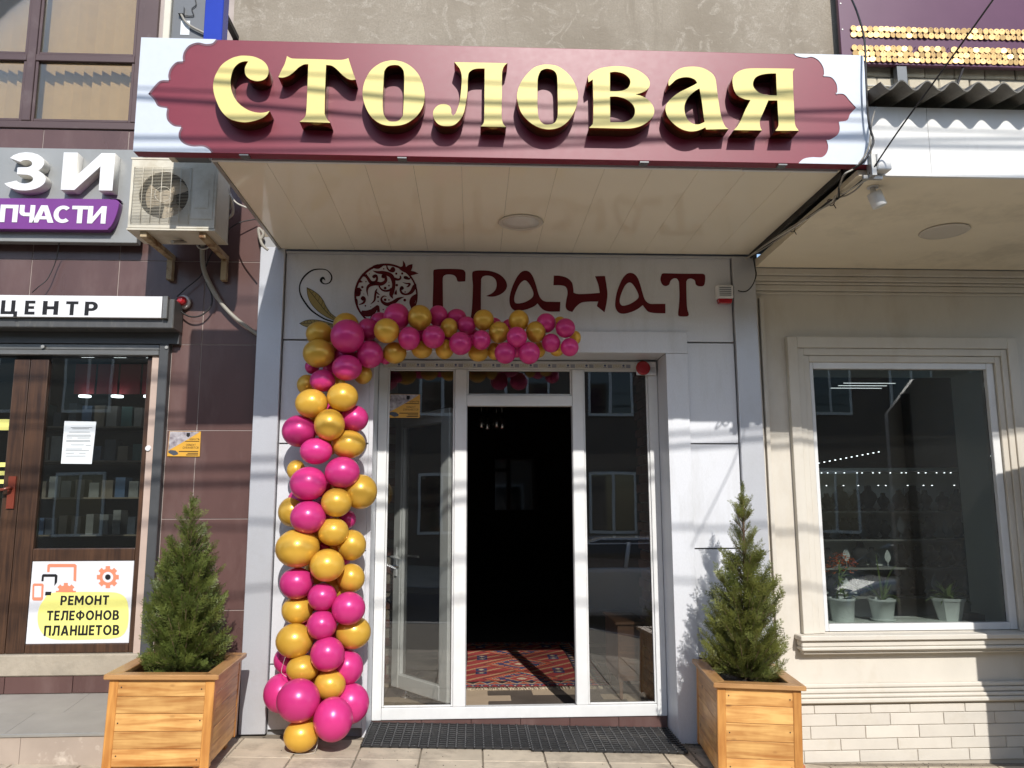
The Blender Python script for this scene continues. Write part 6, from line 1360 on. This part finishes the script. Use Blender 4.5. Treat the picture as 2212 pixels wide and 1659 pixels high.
# ================================================================== STREET BEHIND THE VIEWER (light, shadow and reflections)
def car(x, y, rz, paint, label):
    t = empty('parked_car', (x, y, gz(x, -5.2)-0.13), label, 'car', 'cars parked along the street', rz); T = Matrix.Translation(t.location) @ Matrix.Rotation(rz, 4, 'Z')
    def put(name, b, m, bv=0):
        me = b.mesh(name, bv); me.transform(T); return mesh_obj(name, me, m, t)
    low = [(-2.25, 0.35), (-2.28, 0.62), (-2.20, 0.90), (-1.65, 0.98), (-0.95, 1.0), (0.9, 0.98), (1.75, 0.86), (2.18, 0.70), (2.26, 0.50), (2.20, 0.28), (1.75, 0.22)]
    for cx_ in (1.38, -1.38):
        low += [(cx_+0.36*math.cos(a), 0.32+0.36*math.sin(a)) for a in [math.pi*k/8 for k in range(0, 9)]] if cx_ > 0 else [(cx_+0.36*math.cos(a), 0.32+0.36*math.sin(a)) for a in [math.pi*k/8 for k in range(0, 9)]]
    L = low[:11]+[(1.74, 0.32)]+low[12:19]+[(1.0, 0.22), (-1.0, 0.22)]+low[20:28]+[(-1.76, 0.24)]
    me = curve_mesh('body', [[(p[0], p[1]) for p in L]], 1.74, 0.07); me.transform(T); o = mesh_obj('body', me, paint, t)
    for p in me.polygons: p.use_smooth = False
    b = MB(); rows_ = [(-1.72, 1.42, 0.985, 0.80), (-1.15, 0.98, 1.30, 0.66), (-0.75, 0.45, 1.43, 0.60)]
    for (a0, b0, z0, w0), (a1, b1, z1, w1) in zip(rows_, rows_[1:]):
        b.face([(a0, -w0, z0), (b0, -w0, z0), (b1, -w1, z1), (a1, -w1, z1)]); b.face([(b0, w0, z0), (a0, w0, z0), (a1, w1, z1), (b1, w1, z1)])
        b.face([(b0, -w0, z0), (b0, w0, z0), (b1, w1, z1), (b1, -w1, z1)]); b.face([(a0, w0, z0), (a0, -w0, z0), (a1, -w1, z1), (a1, w1, z1)])
    put('glasshouse', b, M['carglass'])
    b = MB(); b.hexa([(-1.0, -0.64, 1.36), (0.75, -0.64, 1.36), (0.75, 0.64, 1.36), (-1.0, 0.64, 1.36)], [(-0.7, -0.55, 1.46), (0.40, -0.55, 1.46), (0.40, 0.55, 1.46), (-0.7, 0.55, 1.46)])
    for s in (-1, 1):
        for (xa, za, wa, xb, zb, wb_) in ((1.42, 0.985, 0.81, 0.72, 1.38, 0.64), (0.1, 0.985, 0.82, 0.0, 1.38, 0.645), (-1.72, 0.985, 0.81, -0.98, 1.38, 0.64)): b.tube([(xa, s*wa, za), (xb, s*wb_, zb)], 0.035, 6)
    put('roof', b, paint)
    for sx in (1.38, -1.38):
        for sy in (-1, 1):
            b = MB(); b.lathe([(0.2, -0.10), (0.31, -0.10), (0.325, -0.07), (0.325, 0.07), (0.31, 0.10), (0.2, 0.10)], (sx, sy*0.78, 0.325), 'Y', 28); put('tyre', b, M['tyre'])
            b = MB(); b.lathe([(0.2, sy*0.09-0.01), (0.2, sy*0.09+0.01)], (sx, sy*0.78, 0.325), 'Y', 24)
            for k in range(5): a = k*2*math.pi/5; b.tube([(sx, sy*0.885, 0.325), (sx+0.19*math.cos(a), sy*0.88, 0.325+0.19*math.sin(a))], 0.028, 5)
            put('rim', b, M['chrome'])
    for s in (-1, 1):
        b = MB(); b.box(2.10, 2.22, s*0.62-0.14, s*0.62+0.14, 0.62, 0.74); put('headlight', b, M['chrome'], 0.02); b = MB(); b.box(-2.27, -2.2, s*0.62-0.14, s*0.62+0.14, 0.70, 0.84); put('tail_light', b, M['redlens'], 0.02)
        b = MB(); b.box(0.78, 0.95, s*0.90-0.08, s*0.90+0.08, 0.98, 1.10); put('mirror', b, paint, 0.02)
car(2.6, -7.5, math.pi, M['carwhite'], 'white saloon car parked behind the viewer opposite the doorway')
car(-3.4, -7.5, 0.0, M['carsilver'], 'silver saloon car parked opposite the phone shop')
car(8.2, -7.5, math.pi, M['carsilver'], 'silver saloon car parked opposite the jeweller window')
def far_building(x0, x1, h, label):
    t = empty('far_building', ((x0+x1)/2, -16.2, 0), label, 'building', 'buildings across the street')
    box('wall', x0, x1, -17.0, -16.0, -1.5, h, M['opp'], t); box('roof', x0-0.2, x1+0.2, -17.2, -15.7, h+0.001, h+0.18, M['kerb'], t)
    n = int((x1-x0)/2.4)
    for i in range(n):
        for zq in (0.6, 3.9):
            xa = x0+0.7+i*2.4
            if zq > h-2: continue
            f = box('window', xa, xa+1.3, -15.995, -15.94, zq+0.2, zq+1.9, M['upvc'], t)
            for (a, c) in ((xa+0.07, xa+0.61), (xa+0.69, xa+1.23)): box('window_pane', a, c, -15.935, -15.93, zq+0.28, zq+1.82, M['carglass'], f)
far_building(-19, -7.2, 6.4, 'plain two storey building across the street left of the viewer')
far_building(-7.0, 6.2, 6.9, 'plain two storey building across the street behind the viewer')
far_building(6.4, 19, 6.2, 'plain two storey building across the street right of the viewer')
# stand-in board out of view, added to cast the shadow on the jeweller wall
bb = empty('shadow_board', (5.0, -1.3, gz(5, -1.3)), 'grey stand-in board out of view, added to shade the jeweller wall', 'board')
b = MB(); X0, X1 = 3.93, 6.2; me = curve_mesh('panel', [[(X0, 0.05), (X1, 0.05), (X1, 2.95), (X0+0.3, 2.75), (X0+0.02, 2.42)]], 0.06); me.transform(Matrix.Translation((0, -1.3, 0))); mesh_obj('panel', me, M['castboard'], bb)
for x in (X0+0.15, X1-0.2): box('post', x, x+0.06, -1.265, -1.205, gz(x, -1.3)-0.02, 2.6, M['steel'], bb)
# overhead cables: their soft shadows stripe the sign and the facade
def over(r, zl, zm, zr, Yc, label):
    f = lambda z, Yp: z+0.731*(Yp-Yc)
    dx = 0.1515*(-1.8-Yc)
    pts = [(-16, Yc, zl+ (zl-zm)*3.0), (-6+dx, Yc, zl+(zl-zm)*0.9), (-1.85+dx, Yc, zl), (0.2+dx, Yc, zm), (2.2+dx, Yc, zr), (6+dx, Yc, zr+(zr-zm)*0.9), (16, Yc, zr+(zr-zm)*3.0)]
    tag(tube('overhead_cable', smooth_path(pts, 8), r, M['cable'], None, 6), label, 'cable', 'overhead cables above the street')
def sgn(ypx, xpx, Yc): p = at(xpx, ypx, SY); return p.z+0.731*(SY-Yc)
def fac(ypx, xpx, Yc): p = at(xpx, ypx, 0); return p.z+0.731*(0-Yc)
for k, (r, a, b_, c, Yc, fn) in enumerate(((0.013, 212, 268, 238, -4.4, sgn), (0.006, 192, 226, 262, -4.6, sgn), (0.012, 300, 297, 302, -4.7, sgn), (0.009, 327, 317, 292, -4.5, sgn),
                                           (0.015, 1003, 985, 935, -5.4, fac), (0.017, 1040, 1020, 960, -4.9, fac), (0.012, 1130, 1150, 1140, -5.8, fac), (0.012, 640, 625, 620, -6.4, fac), (0.010, 1290, 1240, 1260, -6.0, fac))):
    over(r, fn(a, 300, Yc), fn(b_, 1080, Yc), fn(c, 1860, Yc), Yc, ['overhead cable high above the street, number counted from the facade side: '][0].split(',')[0]+', one of a bundle sagging between poles')
for x in (-16, 16):
    t = tube('utility_pole', [(x, -8.3, gz(x, -8.3)-0.2), (x, -8.3, 12.5)], [0.14, 0.10], M['galv'], None, 12); tag(t, 'grey utility pole carrying the overhead cables, '+('left' if x < 0 else 'right')+' of the viewer', 'pole')
sc_ = bpy.data.scenes.get('tmp_scene')
if sc_: bpy.data.scenes.remove(sc_)
scene.camera = cam
